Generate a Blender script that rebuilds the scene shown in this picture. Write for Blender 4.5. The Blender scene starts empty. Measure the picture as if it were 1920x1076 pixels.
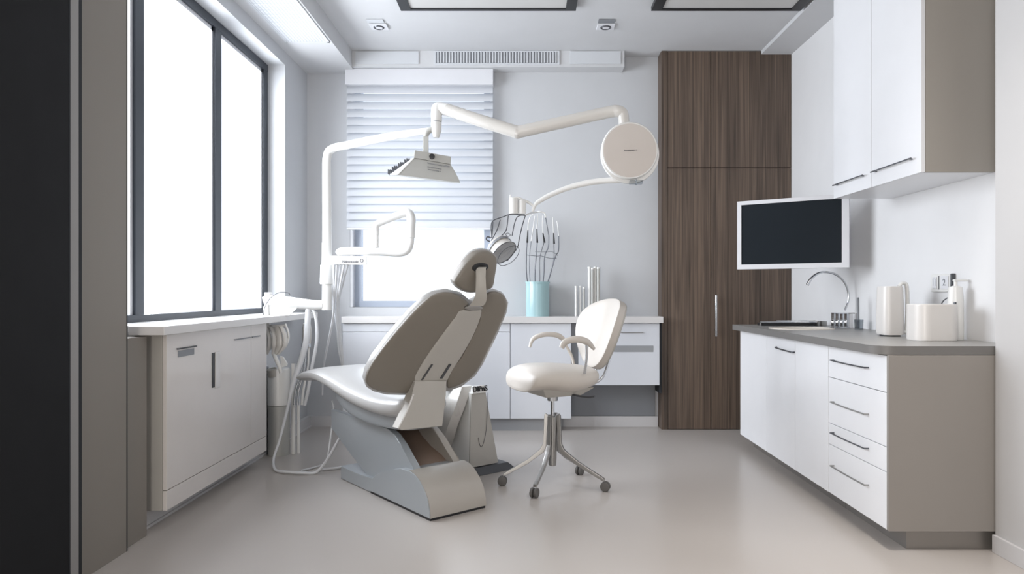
import bpy, bmesh, math, random
from mathutils import Vector, Matrix
random.seed(7)
C = bpy.context.scene.collection
V = Vector
PI = math.pi

# ------------------------------------------------------------------ camera model (1920x1076 frame)
F, CX, CY, EYE = 1300.0, 985.0, 550.0, 1.1
def W(px, py, Y):
    return V(((px - CX) * Y / F, Y, EYE - (py - CY) * Y / F))
def FL(px, py, z=0.0):                       # point on a horizontal plane
    Y = F * (EYE - z) / (py - CY)
    return V(((px - CX) * Y / F, Y, z))
def RP(px, py, p0, n):                       # ray / plane
    d = V(((px - CX) / F, 1.0, -(py - CY) / F)); o = V((0, 0, EYE))
    t = (p0 - o).dot(n) / d.dot(n)
    return o + d * t

# ------------------------------------------------------------------ materials
def lin(c):
    return tuple(((v / 255) / 12.92 if v / 255 <= .04045 else ((v / 255 + .055) / 1.055) ** 2.4) for v in c) + (1.0,)
def mat(name, col, rough=.5, metal=0.0, var=.03, scale=6.0, bump=0.0, coat=0.0, spec=.5, rvar=.08, trans=0.0, alpha=1.0):
    m = bpy.data.materials.new(name); m.use_nodes = True
    nt = m.node_tree; N = nt.nodes; L = nt.links
    bs = N['Principled BSDF']
    tc = N.new('ShaderNodeTexCoord'); nz = N.new('ShaderNodeTexNoise')
    nz.inputs['Scale'].default_value = scale; nz.inputs['Detail'].default_value = 4
    mp_ = N.new('ShaderNodeMapping'); mp_.inputs['Location'].default_value = (.137, .291, .373)
    L.new(tc.outputs['Object'], mp_.inputs['Vector']); L.new(mp_.outputs[0], nz.inputs['Vector'])
    c = lin(col)
    mix = N.new('ShaderNodeMix'); mix.data_type = 'RGBA'
    mix.inputs[6].default_value = tuple(max(0, x * (1 - var)) for x in c[:3]) + (1,)
    mix.inputs[7].default_value = tuple(min(1, x * (1 + var)) for x in c[:3]) + (1,)
    L.new(nz.outputs['Fac'], mix.inputs[0]); L.new(mix.outputs[2], bs.inputs['Base Color'])
    mr = N.new('ShaderNodeMapRange')
    mr.inputs[3].default_value = max(.02, rough * (1 - rvar)); mr.inputs[4].default_value = min(1, rough * (1 + rvar))
    L.new(nz.outputs['Fac'], mr.inputs[0]); L.new(mr.outputs[0], bs.inputs['Roughness'])
    bs.inputs['Metallic'].default_value = metal
    bs.inputs['Specular IOR Level'].default_value = spec
    if coat: bs.inputs['Coat Weight'].default_value = coat; bs.inputs['Coat Roughness'].default_value = .15
    if trans: bs.inputs['Transmission Weight'].default_value = trans
    if alpha < 1: bs.inputs['Alpha'].default_value = alpha
    if bump:
        b = N.new('ShaderNodeBump'); b.inputs['Strength'].default_value = bump; b.inputs['Distance'].default_value = .002
        n2 = N.new('ShaderNodeTexNoise'); n2.inputs['Scale'].default_value = scale * 40
        L.new(tc.outputs['Object'], n2.inputs['Vector']); L.new(n2.outputs['Fac'], b.inputs['Height']); L.new(b.outputs[0], bs.inputs['Normal'])
    return m

M = {}
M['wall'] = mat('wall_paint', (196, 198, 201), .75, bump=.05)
M['wallN'] = mat('near_wall_paint_dimmed', (194, 193, 193), .7, bump=.05)  # right wall paint darkened to offset the strong light on the near part
M['cabU'] = mat('cabinet_white_dimmed', (224, 225, 228), .3)  # cabinet white darkened to offset the stronger light on the upper doors
M['edge'] = mat('worktop_edge_shaded', (116, 114, 112), .45)  # darker edge band, with the end-face shading mixed into its grey
M['wallR'] = mat('right_wall_paint_lifted', (226, 226, 227), .7, bump=.05)  # same wall paint lightened to make up for weak light in the recess
M['ceil'] = mat('ceiling_paint', (203, 204, 206), .8, bump=.04)
M['taupe_panel'] = mat('taupe_panel', (132, 126, 119), .55)
M['dark_panel'] = mat('charcoal_panel', (27, 28, 30), .7, spec=.2)
M['strip'] = mat('pale_trim', (150, 148, 146), .5)
M['base'] = mat('baseboard_white', (205, 204, 205), .5)
M['frame_dark'] = mat('window_frame_dark', (58, 64, 72), .45)
M['frame_grey'] = mat('window_frame_grey', (170, 178, 192), .5)
M['sill'] = mat('sill_white', (214, 212, 211), .35)
M['cab'] = mat('cabinet_gloss_white', (243, 244, 247), .22, coat=.3)
M['cabL'] = mat('left_cabinet_white', (214, 209, 205), .25, coat=.3)
M['cabB'] = mat('back_cabinet_white', (214, 217, 223), .3)
M['side'] = mat('cabinet_side_grey', (148, 143, 138), .5)
M['sideU'] = mat('upper_side_taupe', (154, 149, 142), .5)
M['plinth'] = mat('plinth_grey', (150, 152, 155), .45)
M['steel_plinth'] = mat('brushed_plinth', (150, 146, 142), .35, metal=.6)
M['worktop'] = mat('worktop_grey', (150, 149, 147), .35, var=.06, scale=30)
M['darkgap'] = mat('shadow_gap', (40, 42, 46), .8)
M['midgrey'] = mat('mid_grey', (128, 131, 136), .5)
M['plastic'] = mat('white_plastic', (226, 226, 224), .3, coat=.2)
M['plastic_arm'] = mat('arm_white', (208, 205, 200), .28, coat=.3)
M['plastic_grey'] = mat('lamp_grey_plastic', (176, 176, 172), .4)
M['taupe_shell'] = mat('taupe_shell', (122, 116, 107), .45, coat=.1)
M['taupe_light'] = mat('light_taupe_plate', (174, 171, 165), .4)
M['leather'] = mat('cream_leather', (168, 167, 166), .3, bump=.08, coat=.25)
M['cream'] = mat('stool_cream', (194, 188, 181), .38, bump=.05)
M['base_metal'] = mat('chair_base_silver', (170, 176, 181), .3, metal=.25, coat=.2)
M['base_taupe'] = mat('chair_hood_taupe', (168, 163, 156), .33, metal=.15, coat=.2)
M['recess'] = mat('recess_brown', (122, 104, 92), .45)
M['chrome'] = mat('chrome', (205, 208, 212), .12, metal=1.0, var=.01)
M['satin'] = mat('satin_metal', (165, 164, 162), .3, metal=.85, var=.02)
M['wire'] = mat('dark_wire', (95, 97, 102), .3, metal=.7)
M['black'] = mat('black_plastic', (28, 29, 32), .4)
M['charcoal'] = mat('charcoal_base', (70, 72, 76), .35)
M['rubber'] = mat('caster_grey', (92, 90, 88), .5)
M['hose'] = mat('hose_white', (214, 216, 219), .35)
M['screen'] = mat('screen_black', (36, 41, 46), .25, var=.01, spec=.15)
M['bezel'] = mat('bezel_silver', (218, 219, 223), .35)
M['teal'] = mat('teal_cup', (188, 222, 226), .15, var=.02, trans=.25)
M['diffuser'] = mat('light_diffuser', (200, 199, 197), .5)
M['grille'] = mat('grille_white', (205, 208, 212), .6)
M['grille_dark'] = mat('grille_gap', (150, 153, 158), .7)
M['ink'] = mat('print_ink', (110, 112, 120), .6)
M['face_taupe'] = mat('disc_face', (205, 198, 192), .45)
M['canister'] = mat('canister_white', (219, 216, 213), .35, coat=.15)
M['basin'] = mat('basin_cream', (214, 207, 197), .3)

def glass_mat(name, col=(250, 252, 255), refl=.06):
    m = bpy.data.materials.new(name); m.use_nodes = True
    N = m.node_tree.nodes; L = m.node_tree.links; N.clear()
    o = N.new('ShaderNodeOutputMaterial'); t = N.new('ShaderNodeBsdfTransparent'); g = N.new('ShaderNodeBsdfGlossy')
    lw = N.new('ShaderNodeLayerWeight'); lw.inputs[0].default_value = .25
    mr = N.new('ShaderNodeMapRange'); mr.inputs[3].default_value = refl * .5; mr.inputs[4].default_value = refl * 4
    x = N.new('ShaderNodeMixShader'); t.inputs[0].default_value = lin(col); g.inputs['Roughness'].default_value = .05
    L.new(lw.outputs['Fresnel'], mr.inputs[0]); L.new(mr.outputs[0], x.inputs[0])
    L.new(t.outputs[0], x.inputs[1]); L.new(g.outputs[0], x.inputs[2]); L.new(x.outputs[0], o.inputs[0])
    return m
M['glass'] = glass_mat('clear_glass')
M['glass_thin'] = glass_mat('thin_clear_plastic', (225, 228, 230), .08)

def slat_mat():
    m = bpy.data.materials.new('blind_slat'); m.use_nodes = True
    N = m.node_tree.nodes; L = m.node_tree.links; N.clear()
    o = N.new('ShaderNodeOutputMaterial'); d = N.new('ShaderNodeBsdfDiffuse'); t = N.new('ShaderNodeBsdfTranslucent'); x = N.new('ShaderNodeMixShader')
    nz = N.new('ShaderNodeTexNoise'); nz.inputs['Scale'].default_value = 3
    mr = N.new('ShaderNodeMapRange'); mr.inputs[3].default_value = .12; mr.inputs[4].default_value = .15
    d.inputs[0].default_value = lin((212, 215, 220)); t.inputs[0].default_value = lin((244, 244, 246))
    L.new(nz.outputs['Fac'], mr.inputs[0]); L.new(mr.outputs[0], x.inputs[0])
    L.new(d.outputs[0], x.inputs[1]); L.new(t.outputs[0], x.inputs[2]); L.new(x.outputs[0], o.inputs[0])
    return m
M['slat'] = slat_mat()

def wood_mat():
    m = bpy.data.materials.new('dark_wood_planks'); m.use_nodes = True
    nt = m.node_tree; N = nt.nodes; L = nt.links; bs = N['Principled BSDF']
    geo = N.new('ShaderNodeNewGeometry'); sp = N.new('ShaderNodeSeparateXYZ'); L.new(geo.outputs['Position'], sp.inputs[0])
    def math_(op, a, b=None):
        n = N.new('ShaderNodeMath'); n.operation = op
        for i, v in enumerate((a, b)):
            if v is None: continue
            if isinstance(v, (int, float)): n.inputs[i].default_value = v
            else: L.new(v, n.inputs[i])
        return n.outputs[0]
    q = math_('DIVIDE', sp.outputs[0], .0905)
    fl = math_('FLOOR', q); fr = math_('FRACT', q)
    wn = N.new('ShaderNodeTexWhiteNoise'); wn.noise_dimensions = '1D'; L.new(fl, wn.inputs['W'])
    # grain
    cx = N.new('ShaderNodeCombineXYZ')
    L.new(math_('MULTIPLY', sp.outputs[0], 60.0), cx.inputs[0]); L.new(math_('MULTIPLY', sp.outputs[1], 60.0), cx.inputs[1])
    L.new(math_('ADD', math_('MULTIPLY', sp.outputs[2], 1.1), math_('MULTIPLY', wn.outputs['Value'], 37.0)), cx.inputs[2])
    nz = N.new('ShaderNodeTexNoise'); nz.inputs['Scale'].default_value = 1.0; nz.inputs['Detail'].default_value = 6; nz.inputs['Distortion'].default_value = .6
    L.new(cx.outputs[0], nz.inputs['Vector'])
    cx2 = N.new('ShaderNodeCombineXYZ')
    L.new(math_('MULTIPLY', sp.outputs[0], 22.0), cx2.inputs[0])
    L.new(math_('ADD', math_('MULTIPLY', sp.outputs[2], .7), math_('MULTIPLY', wn.outputs['Value'], 11.0)), cx2.inputs[2])
    wv = N.new('ShaderNodeTexNoise'); wv.inputs['Scale'].default_value = 1.0; wv.inputs['Detail'].default_value = 3
    wv.inputs['Distortion'].default_value = 1.5
    L.new(cx2.outputs[0], wv.inputs['Vector'])
    cr = N.new('ShaderNodeValToRGB')
    e = cr.color_ramp.elements
    e[0].position = .3; e[0].color = lin((58, 48, 41)); e[1].position = .72; e[1].color = lin((122, 104, 90))
    s = math_('ADD', math_('MULTIPLY', nz.outputs['Fac'], .55), math_('MULTIPLY', wv.outputs['Fac'], .42))
    s = math_('ADD', s, math_('MULTIPLY', math_('SUBTRACT', wn.outputs['Value'], .5), .10))
    L.new(s, cr.inputs[0])
    seam = math_('MINIMUM', fr, math_('SUBTRACT', 1.0, fr))
    sm = N.new('ShaderNodeMapRange'); sm.inputs[1].default_value = 0.004; sm.inputs[2].default_value = .03; sm.inputs[3].default_value = .45; sm.inputs[4].default_value = 1.0
    L.new(seam, sm.inputs[0])
    mx = N.new('ShaderNodeMix'); mx.data_type = 'RGBA'; mx.blend_type = 'MULTIPLY'; mx.inputs[0].default_value = 1.0
    L.new(cr.outputs[0], mx.inputs[6]); L.new(sm.outputs[0], mx.inputs[7]); L.new(mx.outputs[2], bs.inputs['Base Color'])
    bs.inputs['Roughness'].default_value = .5
    bp = N.new('ShaderNodeBump'); bp.inputs['Strength'].default_value = .25; bp.inputs['Distance'].default_value = .003
    L.new(nz.outputs['Fac'], bp.inputs['Height']); L.new(bp.outputs[0], bs.inputs['Normal'])
    return m
M['wood'] = wood_mat()

def floor_mat():
    m = mat('resin_floor', (182, 176, 171), .3, var=.03, scale=1.6, rvar=.15, coat=.12)
    return m
M['floor'] = floor_mat()

def mesh_grille_mat(name, fx, fy):
    m = bpy.data.materials.new(name); m.use_nodes = True
    nt = m.node_tree; N = nt.nodes; L = nt.links; bs = N['Principled BSDF']
    tc = N.new('ShaderNodeTexCoord'); br = N.new('ShaderNodeTexBrick'); br.offset = 0
    br.inputs['Scale'].default_value = 1.0
    br.inputs['Color1'].default_value = lin((216, 219, 223)); br.inputs['Color2'].default_value = lin((210, 213, 218)); br.inputs['Mortar'].default_value = lin((176, 180, 186))
    br.inputs['Brick Width'].default_value = fx; br.inputs['Row Height'].default_value = fy; br.inputs['Mortar Size'].default_value = min(fx, fy) * .12
    L.new(tc.outputs['Object'], br.inputs['Vector']); L.new(br.outputs['Color'], bs.inputs['Base Color'])
    bs.inputs['Roughness'].default_value = .6
    return m
M['mesh_grille'] = mesh_grille_mat('perforated_grille', .022, .022)

# ------------------------------------------------------------------ mesh builder
def cat_rom(pts, sub=6, closed=False):
    pts = [V(p) for p in pts]; n = len(pts)
    if n < 3: return pts
    out = []
    rng = range(n) if closed else range(n - 1)
    for i in rng:
        if closed: p0, p1, p2, p3 = pts[(i - 1) % n], pts[i], pts[(i + 1) % n], pts[(i + 2) % n]
        else:
            p1, p2 = pts[i], pts[i + 1]
            p0 = pts[i - 1] if i > 0 else p1 * 2 - p2
            p3 = pts[i + 2] if i + 2 < n else p2 * 2 - p1
        for k in range(sub):
            t = k / sub
            out.append(.5 * ((2 * p1) + (p2 - p0) * t + (2 * p0 - 5 * p1 + 4 * p2 - p3) * t * t + (3 * p1 - p0 - 3 * p2 + p3) * t ** 3))
    if not closed: out.append(pts[-1])
    return out

class B:
    def __init__(s): s.bm = bmesh.new()
    def box(s, x0, x1, y0, y1, z0, z1, bev=0.0, seg=2):
        v = [V((x, y, z)) for z in (z0, z1) for y in (y0, y1) for x in (x0, x1)]
        return s.hexa([v[0], v[1], v[3], v[2], v[4], v[5], v[7], v[6]], bev, seg)
    def hexa(s, p, bev=0.0, seg=2):          # p: bottom loop of 4 then top loop of 4
        return s.loft([p[:4], p[4:]], bev=bev, seg=seg)
    def loft(s, rings, caps=True, closed=True, bev=0.0, seg=2):
        bm = s.bm
        R = [[bm.verts.new(V(q)) for q in r] for r in rings]; n = len(R[0]); F_ = []
        for a, b in zip(R, R[1:]):
            for i in range(n if closed else n - 1):
                j = (i + 1) % n
                F_.append(bm.faces.new((a[i], a[j], b[j], b[i])))
        if caps:
            F_.append(bm.faces.new(list(reversed(R[0])))); F_.append(bm.faces.new(R[-1]))
        if bev:
            ed = list({e for f in F_ for e in f.edges})
            bmesh.ops.bevel(bm, geom=ed, offset=bev, segments=seg, affect='EDGES', profile=.5, clamp_overlap=True)
        return s
    def prism(s, loop, vec, bev=0.0, seg=2):
        loop = [V(p) for p in loop]; vec = V(vec)
        bm = s.bm
        a = [bm.verts.new(p) for p in loop]; b = [bm.verts.new(p + vec) for p in loop]; n = len(a)
        fs = [bm.faces.new((a[i], a[(i + 1) % n], b[(i + 1) % n], b[i])) for i in range(n)]
        f0 = bm.faces.new(list(reversed(a))); f1 = bm.faces.new(b)
        if bev:
            ed = list(set(list(f0.edges) + list(f1.edges)))
            bmesh.ops.bevel(bm, geom=ed, offset=bev, segments=seg, affect='EDGES', profile=.5, clamp_overlap=True)
        return s
    def tube(s, pts, r, n=12, sub=6, smooth=True, flat=None, closed=False):
        P = cat_rom(pts, sub, closed) if smooth else [V(p) for p in pts]
        m = len(P); rad = r if isinstance(r, (list, tuple)) else [r]
        def rr(i):
            if len(rad) == 1: return rad[0]
            x = i / (m - 1) * (len(rad) - 1); k = min(int(x), len(rad) - 2); return rad[k] + (rad[k + 1] - rad[k]) * (x - k)
        T = []
        for i in range(m):
            if closed: t = P[(i + 1) % m] - P[i - 1]
            else: t = P[min(i + 1, m - 1)] - P[max(i - 1, 0)]
            T.append(t.normalized())
        up = V((0, 0, 1)) if abs(T[0].z) < .9 else V((0, 1, 0))
        nrm = T[0].cross(up).normalized(); rings = []
        for i in range(m):
            nrm = (nrm - T[i] * nrm.dot(T[i])).normalized(); bi = T[i].cross(nrm)
            k = rr(i); f = flat or 1.0
            rings.append([P[i] + nrm * math.cos(2 * PI * j / n) * k + bi * math.sin(2 * PI * j / n) * k * f for j in range(n)])
        if closed: rings.append(rings[0])
        s.loft(rings, caps=not closed)
        if closed: bmesh.ops.remove_doubles(s.bm, verts=s.bm.verts, dist=1e-6)
        return s
    def cyl(s, p0, p1, r0, r1=None, n=24, bev=0.0):
        r1 = r0 if r1 is None else r1
        p0, p1 = V(p0), V(p1); d = (p1 - p0); h = d.length
        pr = [(0, 0), (r0, 0), (r1, h), (0, h)]
        if bev: pr = [(0, 0), (r0 - bev, 0), (r0 - bev * .3, bev * .3), (r0, bev), (r1, h - bev), (r1 - bev * .3, h - bev * .3), (r1 - bev, h), (0, h)]
        return s.lathe(pr, p0, d, n)
    def lathe(s, prof, origin, axis, n=32):
        ax = V(axis).normalized(); up = V((0, 0, 1)) if abs(ax.z) < .9 else V((0, 1, 0))
        a = ax.cross(up).normalized(); b = ax.cross(a); o = V(origin); bm = s.bm; R = []
        for (r, h) in prof:
            if r < 1e-6: R.append([bm.verts.new(o + ax * h)])
            else: R.append([bm.verts.new(o + ax * h + a * math.cos(2 * PI * j / n) * r + b * math.sin(2 * PI * j / n) * r) for j in range(n)])
        for x, y in zip(R, R[1:]):
            for j in range(n):
                k = (j + 1) % n
                if len(x) == 1 and len(y) == 1: continue
                if len(x) == 1: bm.faces.new((x[0], y[j], y[k]))
                elif len(y) == 1: bm.faces.new((x[j], x[k], y[0]))
                else: bm.faces.new((x[j], x[k], y[k], y[j]))
        return s
    def pillow(s, loop, normal, hf, hb, p=5.0, warp=None, edge=.35):
        """closed solid over an outline; hf / hb = thickness in front / behind along normal"""
        loop = [V(q) for q in loop]; nn = V(normal).normalized(); c = sum(loop, V()) / len(loop); bm = s.bm
        sc = [1.0, .985, .96, .92, .85, .72, .5, .25]
        def ring(k, sign, h):
            out = []
            for q in loop:
                x = c + (q - c) * k + nn * sign * h * (edge + (1 - edge) * (1 - k ** p) ** .5 if k < 1 else edge)
                if warp: x = warp(x)
                out.append(bm.verts.new(x))
            return out
        fr = [ring(k, 1, hf) for k in sc]; bk = [ring(k, -1, hb) for k in sc]
        cf = c + nn * hf; cb = c - nn * hb
        if warp: cf = warp(cf); cb = warp(cb)
        cf = bm.verts.new(cf); cb = bm.verts.new(cb); n = len(loop)
        def st(a, b, flip):
            for i in range(n):
                j = (i + 1) % n
                bm.faces.new((a[i], a[j], b[j], b[i]) if not flip else (a[i], b[i], b[j], a[j]))
        for a, b in zip(fr, fr[1:]): st(a, b, False)
        for a, b in zip(bk, bk[1:]): st(a, b, True)
        st(bk[0], fr[0], False)
        for i in range(n):
            j = (i + 1) % n
            bm.faces.new((fr[-1][i], fr[-1][j], cf)); bm.faces.new((bk[-1][j], bk[-1][i], cb))
        return s
    def text(s, body, size, origin, xd, yd, ext=.0008):
        cu = bpy.data.curves.new('t', 'FONT'); cu.body = body; cu.size = size; cu.extrude = ext; cu.align_x = 'CENTER'; cu.align_y = 'CENTER'; cu.resolution_u = 3
        o = bpy.data.objects.new('t', cu); C.objects.link(o)
        bpy.context.view_layer.update()
        me = bpy.data.meshes.new_from_object(o.evaluated_get(bpy.context.evaluated_depsgraph_get()))
        xd = V(xd).normalized(); zd = xd.cross(V(yd)).normalized(); yd = zd.cross(xd)
        mt = Matrix.Translation(V(origin)) @ Matrix((xd, yd, zd)).transposed().to_4x4()
        me.transform(mt); s.bm.from_mesh(me)
        bpy.data.objects.remove(o); bpy.data.meshes.remove(me); bpy.data.curves.remove(cu)
        return s
    def mesh(s, name, shift, ang=38):
        bm = s.bm
        bmesh.ops.recalc_face_normals(bm, faces=bm.faces)
        bmesh.ops.translate(bm, verts=bm.verts, vec=-V(shift))
        for f in bm.faces: f.smooth = True
        for e in bm.edges:
            if len(e.link_faces) == 2 and e.calc_face_angle(0) > math.radians(ang): e.smooth = False
        me = bpy.data.meshes.new(name); bm.to_mesh(me); bm.free()
        return me

def wn(o):
    m = o.modifiers.new('weighted', 'WEIGHTED_NORMAL'); m.mode = 'FACE_AREA'; m.weight = 50; m.keep_sharp = True
    return o
def root_of(o):
    while o.parent: o = o.parent
    return o
def thing(name, label, cat, loc, group=None):
    o = bpy.data.objects.new(name, None); C.objects.link(o); o.location = loc; o.empty_display_size = .1
    o['label'] = label; o['category'] = cat
    if group: o['group'] = group
    return o
def part(name, b, m, parent, label=None, ang=38):
    sh = V(root_of(parent).location)
    o = bpy.data.objects.new(name, b.mesh(name, sh, ang)); o.data.materials.append(m); C.objects.link(o); o.parent = parent; wn(o)
    if label: o['label'] = label
    return o
def solo(name, b, m, label, cat, group=None, ang=38):
    xs = [v.co for v in b.bm.verts]
    loc = V((sum(p.x for p in xs) / len(xs), sum(p.y for p in xs) / len(xs), min(p.z for p in xs)))
    o = bpy.data.objects.new(name, b.mesh(name, loc, ang)); o.data.materials.append(m); C.objects.link(o); o.location = loc; wn(o)
    o['label'] = label; o['category'] = cat
    if group: o['group'] = group
    return o
def struct(name, b, m, parent=None, label=None):
    o = bpy.data.objects.new(name, b.mesh(name, root_of(parent).location if parent else (0, 0, 0))); o.data.materials.append(m); C.objects.link(o); wn(o)
    if parent: o.parent = parent
    else: o['kind'] = 'structure'
    if label: o['label'] = label
    return o
def struct_root(name, loc):
    o = bpy.data.objects.new(name, None); C.objects.link(o); o.location = loc; o['kind'] = 'structure'; return o

# ================================================================== ROOM SHELL
XL, XR, YB, ZC = -1.81, 2.15, 5.75, 3.06
YF = -1.6
struct('floor', B().box(-2.2, 2.4, YF, 6.0, -.1, 0), M['floor'])
struct('ceiling', B().box(-2.2, 2.4, YF, 6.0, ZC, ZC + .1), M['ceil'])
# left wall with the window opening (Y 2.96..5.225, Z .912..2.82)
b = B()
b.box(-2.0, XL, 2.5, 2.96, 0, ZC).box(-2.0, XL, 5.225, 6.0, 0, ZC).box(-2.0, XL, 2.96, 5.225, 0, .912).box(-2.0, XL, 2.96, 5.225, 2.82, ZC)
struct('wall_left', b, M['wall'])
# back wall with opening X -1.455..-.27, Z .985..2.93
b = B()
b.box(XL, -1.455, YB, 5.95, 0, ZC).box(-.27, 2.4, YB, 5.95, 0, ZC).box(-1.455, -.27, YB, 5.95, 0, .985).box(-1.455, -.27, YB, 5.95, 2.93, ZC)
struct('wall_back', b, M['wall'])
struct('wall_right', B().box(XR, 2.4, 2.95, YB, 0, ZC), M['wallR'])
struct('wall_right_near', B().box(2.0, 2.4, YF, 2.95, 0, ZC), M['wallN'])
struct('wall_left_near', B().box(-2.0, -1.65, YF, 2.505, 0, ZC), M['dark_panel'])
struct('wall_front', B().box(-1.65, 2.0, YF - .1, YF, 0, ZC), M['wall'])
# ceiling drops
struct('trim_1', B().box(XL, -1.40, 2.64, YB, 2.92, ZC), M['ceil'])
struct('trim_2', B().box(-1.40, .80, 5.6, YB, 2.93, ZC), M['ceil'])
struct('trim_3', B().box(1.905, XR, 2.95, 5.6, 3.03, ZC), M['ceil'])
# near left: pale door lining and tall taupe panels
struct('trim_4', B().box(-2.0, -1.672, 2.515, 2.595, 0, ZC), M['strip'])
struct('trim_5', B().box(-2.0, -1.70, 2.603, 2.955, 0, 2.92), M['taupe_panel'])
struct('trim_6', B().box(-2.0, -1.70, 2.603, 2.64, 2.92, ZC), M['taupe_panel'])
struct('trim_7', B().box(XL, -1.72, 2.962, 3.15, 0, .905), M['taupe_panel'])
struct('trim_8', B().box(-2.0, -1.6705, 2.538, 2.546, 0, ZC).box(-2.0, -1.6985, 2.637, 2.655, 0, ZC), M['darkgap'])
# baseboards
struct('baseboard_left', B().box(XL, -1.775, 3.155, YB, 0, .085).box(XL, -1.765, 3.155, YB, 0, .012), M['base'])
struct('baseboard_back', B().box(-1.775, -1.47, 5.725, YB, 0, .085).box(.30, 1.095, 5.725, YB, 0, .085), M['base'])
struct('baseboard_right', B().box(1.985, 2.0, YF, 2.95, 0, .075, .002), M['base'])

struct('trim_10', B().box(-2.0, -1.699, 2.9555, 2.9615, 0, 2.92), M['darkgap'])
struct('recess_shade', B().box(.30, 1.073, 5.735, 5.749, .087, .36), M['midgrey'])  # added grey sheet that paints shade onto the wall under the drawers
# ---- window_1 (left)
w1 = struct_root('window_1', (-1.97, 4.1, .95))
b = B()
for y0, y1 in ((2.965, 3.03), (3.45, 3.53), (4.34, 4.43), (5.15, 5.224)): b.box(-1.995, -1.94, y0, y1, .990, 2.767, .003)
b.box(-1.995, -1.938, 2.965, 5.224, .954, .992, .003).box(-1.995, -1.938, 2.965, 5.224, 2.765, 2.818, .003)
struct('window_frame', b, M['frame_dark'], w1)
b = B()
for y0, y1 in ((3.03, 3.45), (3.53, 4.34), (4.43, 5.15)):
    b.box(-1.985, -1.955, y0, y0 + .022, .992, 2.765).box(-1.985, -1.955, y1 - .022, y1, .992, 2.765).box(-1.985, -1.955, y0, y1, 2.74, 2.765)
struct('window_sash', b, M['bezel'], w1)
for y0, y1 in ((3.03, 3.45), (3.53, 4.34), (4.43, 5.15)):
    struct('window_pane', B().box(-1.974, -1.968, y0 + .001, y1 - .001, .993, 2.764), M['glass'], w1)
b = B().box(XL, -1.615, 3.155, 5.40, .912, .953, .004).box(-1.935, XL, 2.965, 5.22, .913, .953)
b.box(XL + .035, -1.615, 3.10, 3.16, .912, .953, .004)
struct('window_sill', b, M['sill'], w1)

# ---- window_2 (back)
w2 = struct_root('window_2', (-.86, 5.86, .985))
b = B()
x0, x1, z0, z1 = -1.453, -.272, .987, 2.928
b.box(x0 + .021, x0 + .075, 5.82, 5.90, z0 + .05, z1 - .05).box(x1 - .075, x1 - .021, 5.82, 5.90, z0 + .05, z1 - .05).box(x0 + .021, x1 - .021, 5.82, 5.90, z0, z0 + .05).box(x0 + .021, x1 - .021, 5.82, 5.90, z1 - .05, z1)
struct('window_frame', b, M['frame_grey'], w2)
b = B().box(x0, x0 + .02, 5.752, 5.90, z0, z1).box(x1 - .02, x1, 5.752, 5.90, z0, z1)
struct('window_lining', b, M['bezel'], w2)
struct('window_pane', B().box(x0 + .076, x1 - .076, 5.857, 5.863, z0 + .051, z1 - .051), M['glass'], w2)

# ================================================================== BLIND
bl = thing('window_blind', 'white horizontal slat blind half drawn over the back window', 'blind', (-.864, 5.67, 1.66))
part('headrail', B().box(-1.467, -.262, 5.64, 5.735, 2.80, 2.928, .004), M['bezel'], bl)
nsl = 18
for i in range(nsl):
    z = 2.772 - i * .0645; rg = []
    for sx in (-1.462, -.266):
        pr = []
        for k in range(7):
            t = -1 + 2 * k / 6
            dy = .020 * t - .012 * (1 - t * t); dz = .036 * t
            pr.append((sx, 5.69 + dy, z + dz))
        back = [(p[0], p[1] + .002, p[2]) for p in reversed(pr)]
        rg.append(pr + back)
    part('slat', B().loft(rg), M['slat'], bl)
part('bottom_rail', B().box(-1.463, -.266, 5.672, 5.70, 1.622, 1.64, .004), M['bezel'], bl)

# ================================================================== CEILING FITTINGS
def panel_light(x0, x1, label):
    t = thing('recessed_ceiling_light', label, 'ceiling light', ((x0 + x1) / 2, 4.2, ZC), 'linear ceiling lights')
    y0, y1, z = 3.7, 4.74, ZC - .03; w = .035
    b = B().box(x0, x1, y1 - .03, y1, z, ZC - .001).box(x0, x1, y0, y0 + .03, z, ZC - .001).box(x0, x0 + .07, y0 + .03, y1 - .03, z, ZC - .001).box(x1 - .07, x1, y0 + .03, y1 - .03, z, ZC - .001)
    part('frame', b, M['black'], t)
    part('diffuser', B().box(x0 + .07, x1 - .07, y0 + .03, y1 - .03, z + .008, ZC - .001), M['diffuser'], t)
panel_light(-.85, .345, 'left dark-framed ceiling light panel near the window side')
panel_light(.86, 1.88, 'right dark-framed ceiling light panel beside the wall cabinet')
def downlight(px, label):
    p = W(px, 44, 1300 * (ZC - EYE) / (CY - 44)); x, y = p.x, p.y
    t = thing('ceiling_downlight', label, 'downlight', (x, y, ZC), 'small square ceiling downlights')
    part('housing', B().box(x - .065, x + .065, y - .01, y + .10, ZC - .012, ZC - .001, .004), M['bezel'], t)
    part('rear_plate', B().box(x - .065, x + .055, y - .085, y - .025, ZC - .008, ZC - .001, .002), M['midgrey'] if px > 900 else M['grille'], t)
    part('trim_ring', B().lathe([(.026, 0), (.03, .006), (.036, .006), (.04, 0)], (x, y + .045, ZC - .012), (0, 0, -1)), M['wire'], t)
    part('lens', B().cyl((x, y + .045, ZC - .012), (x, y + .045, ZC - .015), .026), M['bezel'], t)
downlight(708, 'small square downlight over the dental chair on the left')
downlight(1137, 'small square downlight nearer the dark wood closet')
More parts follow.
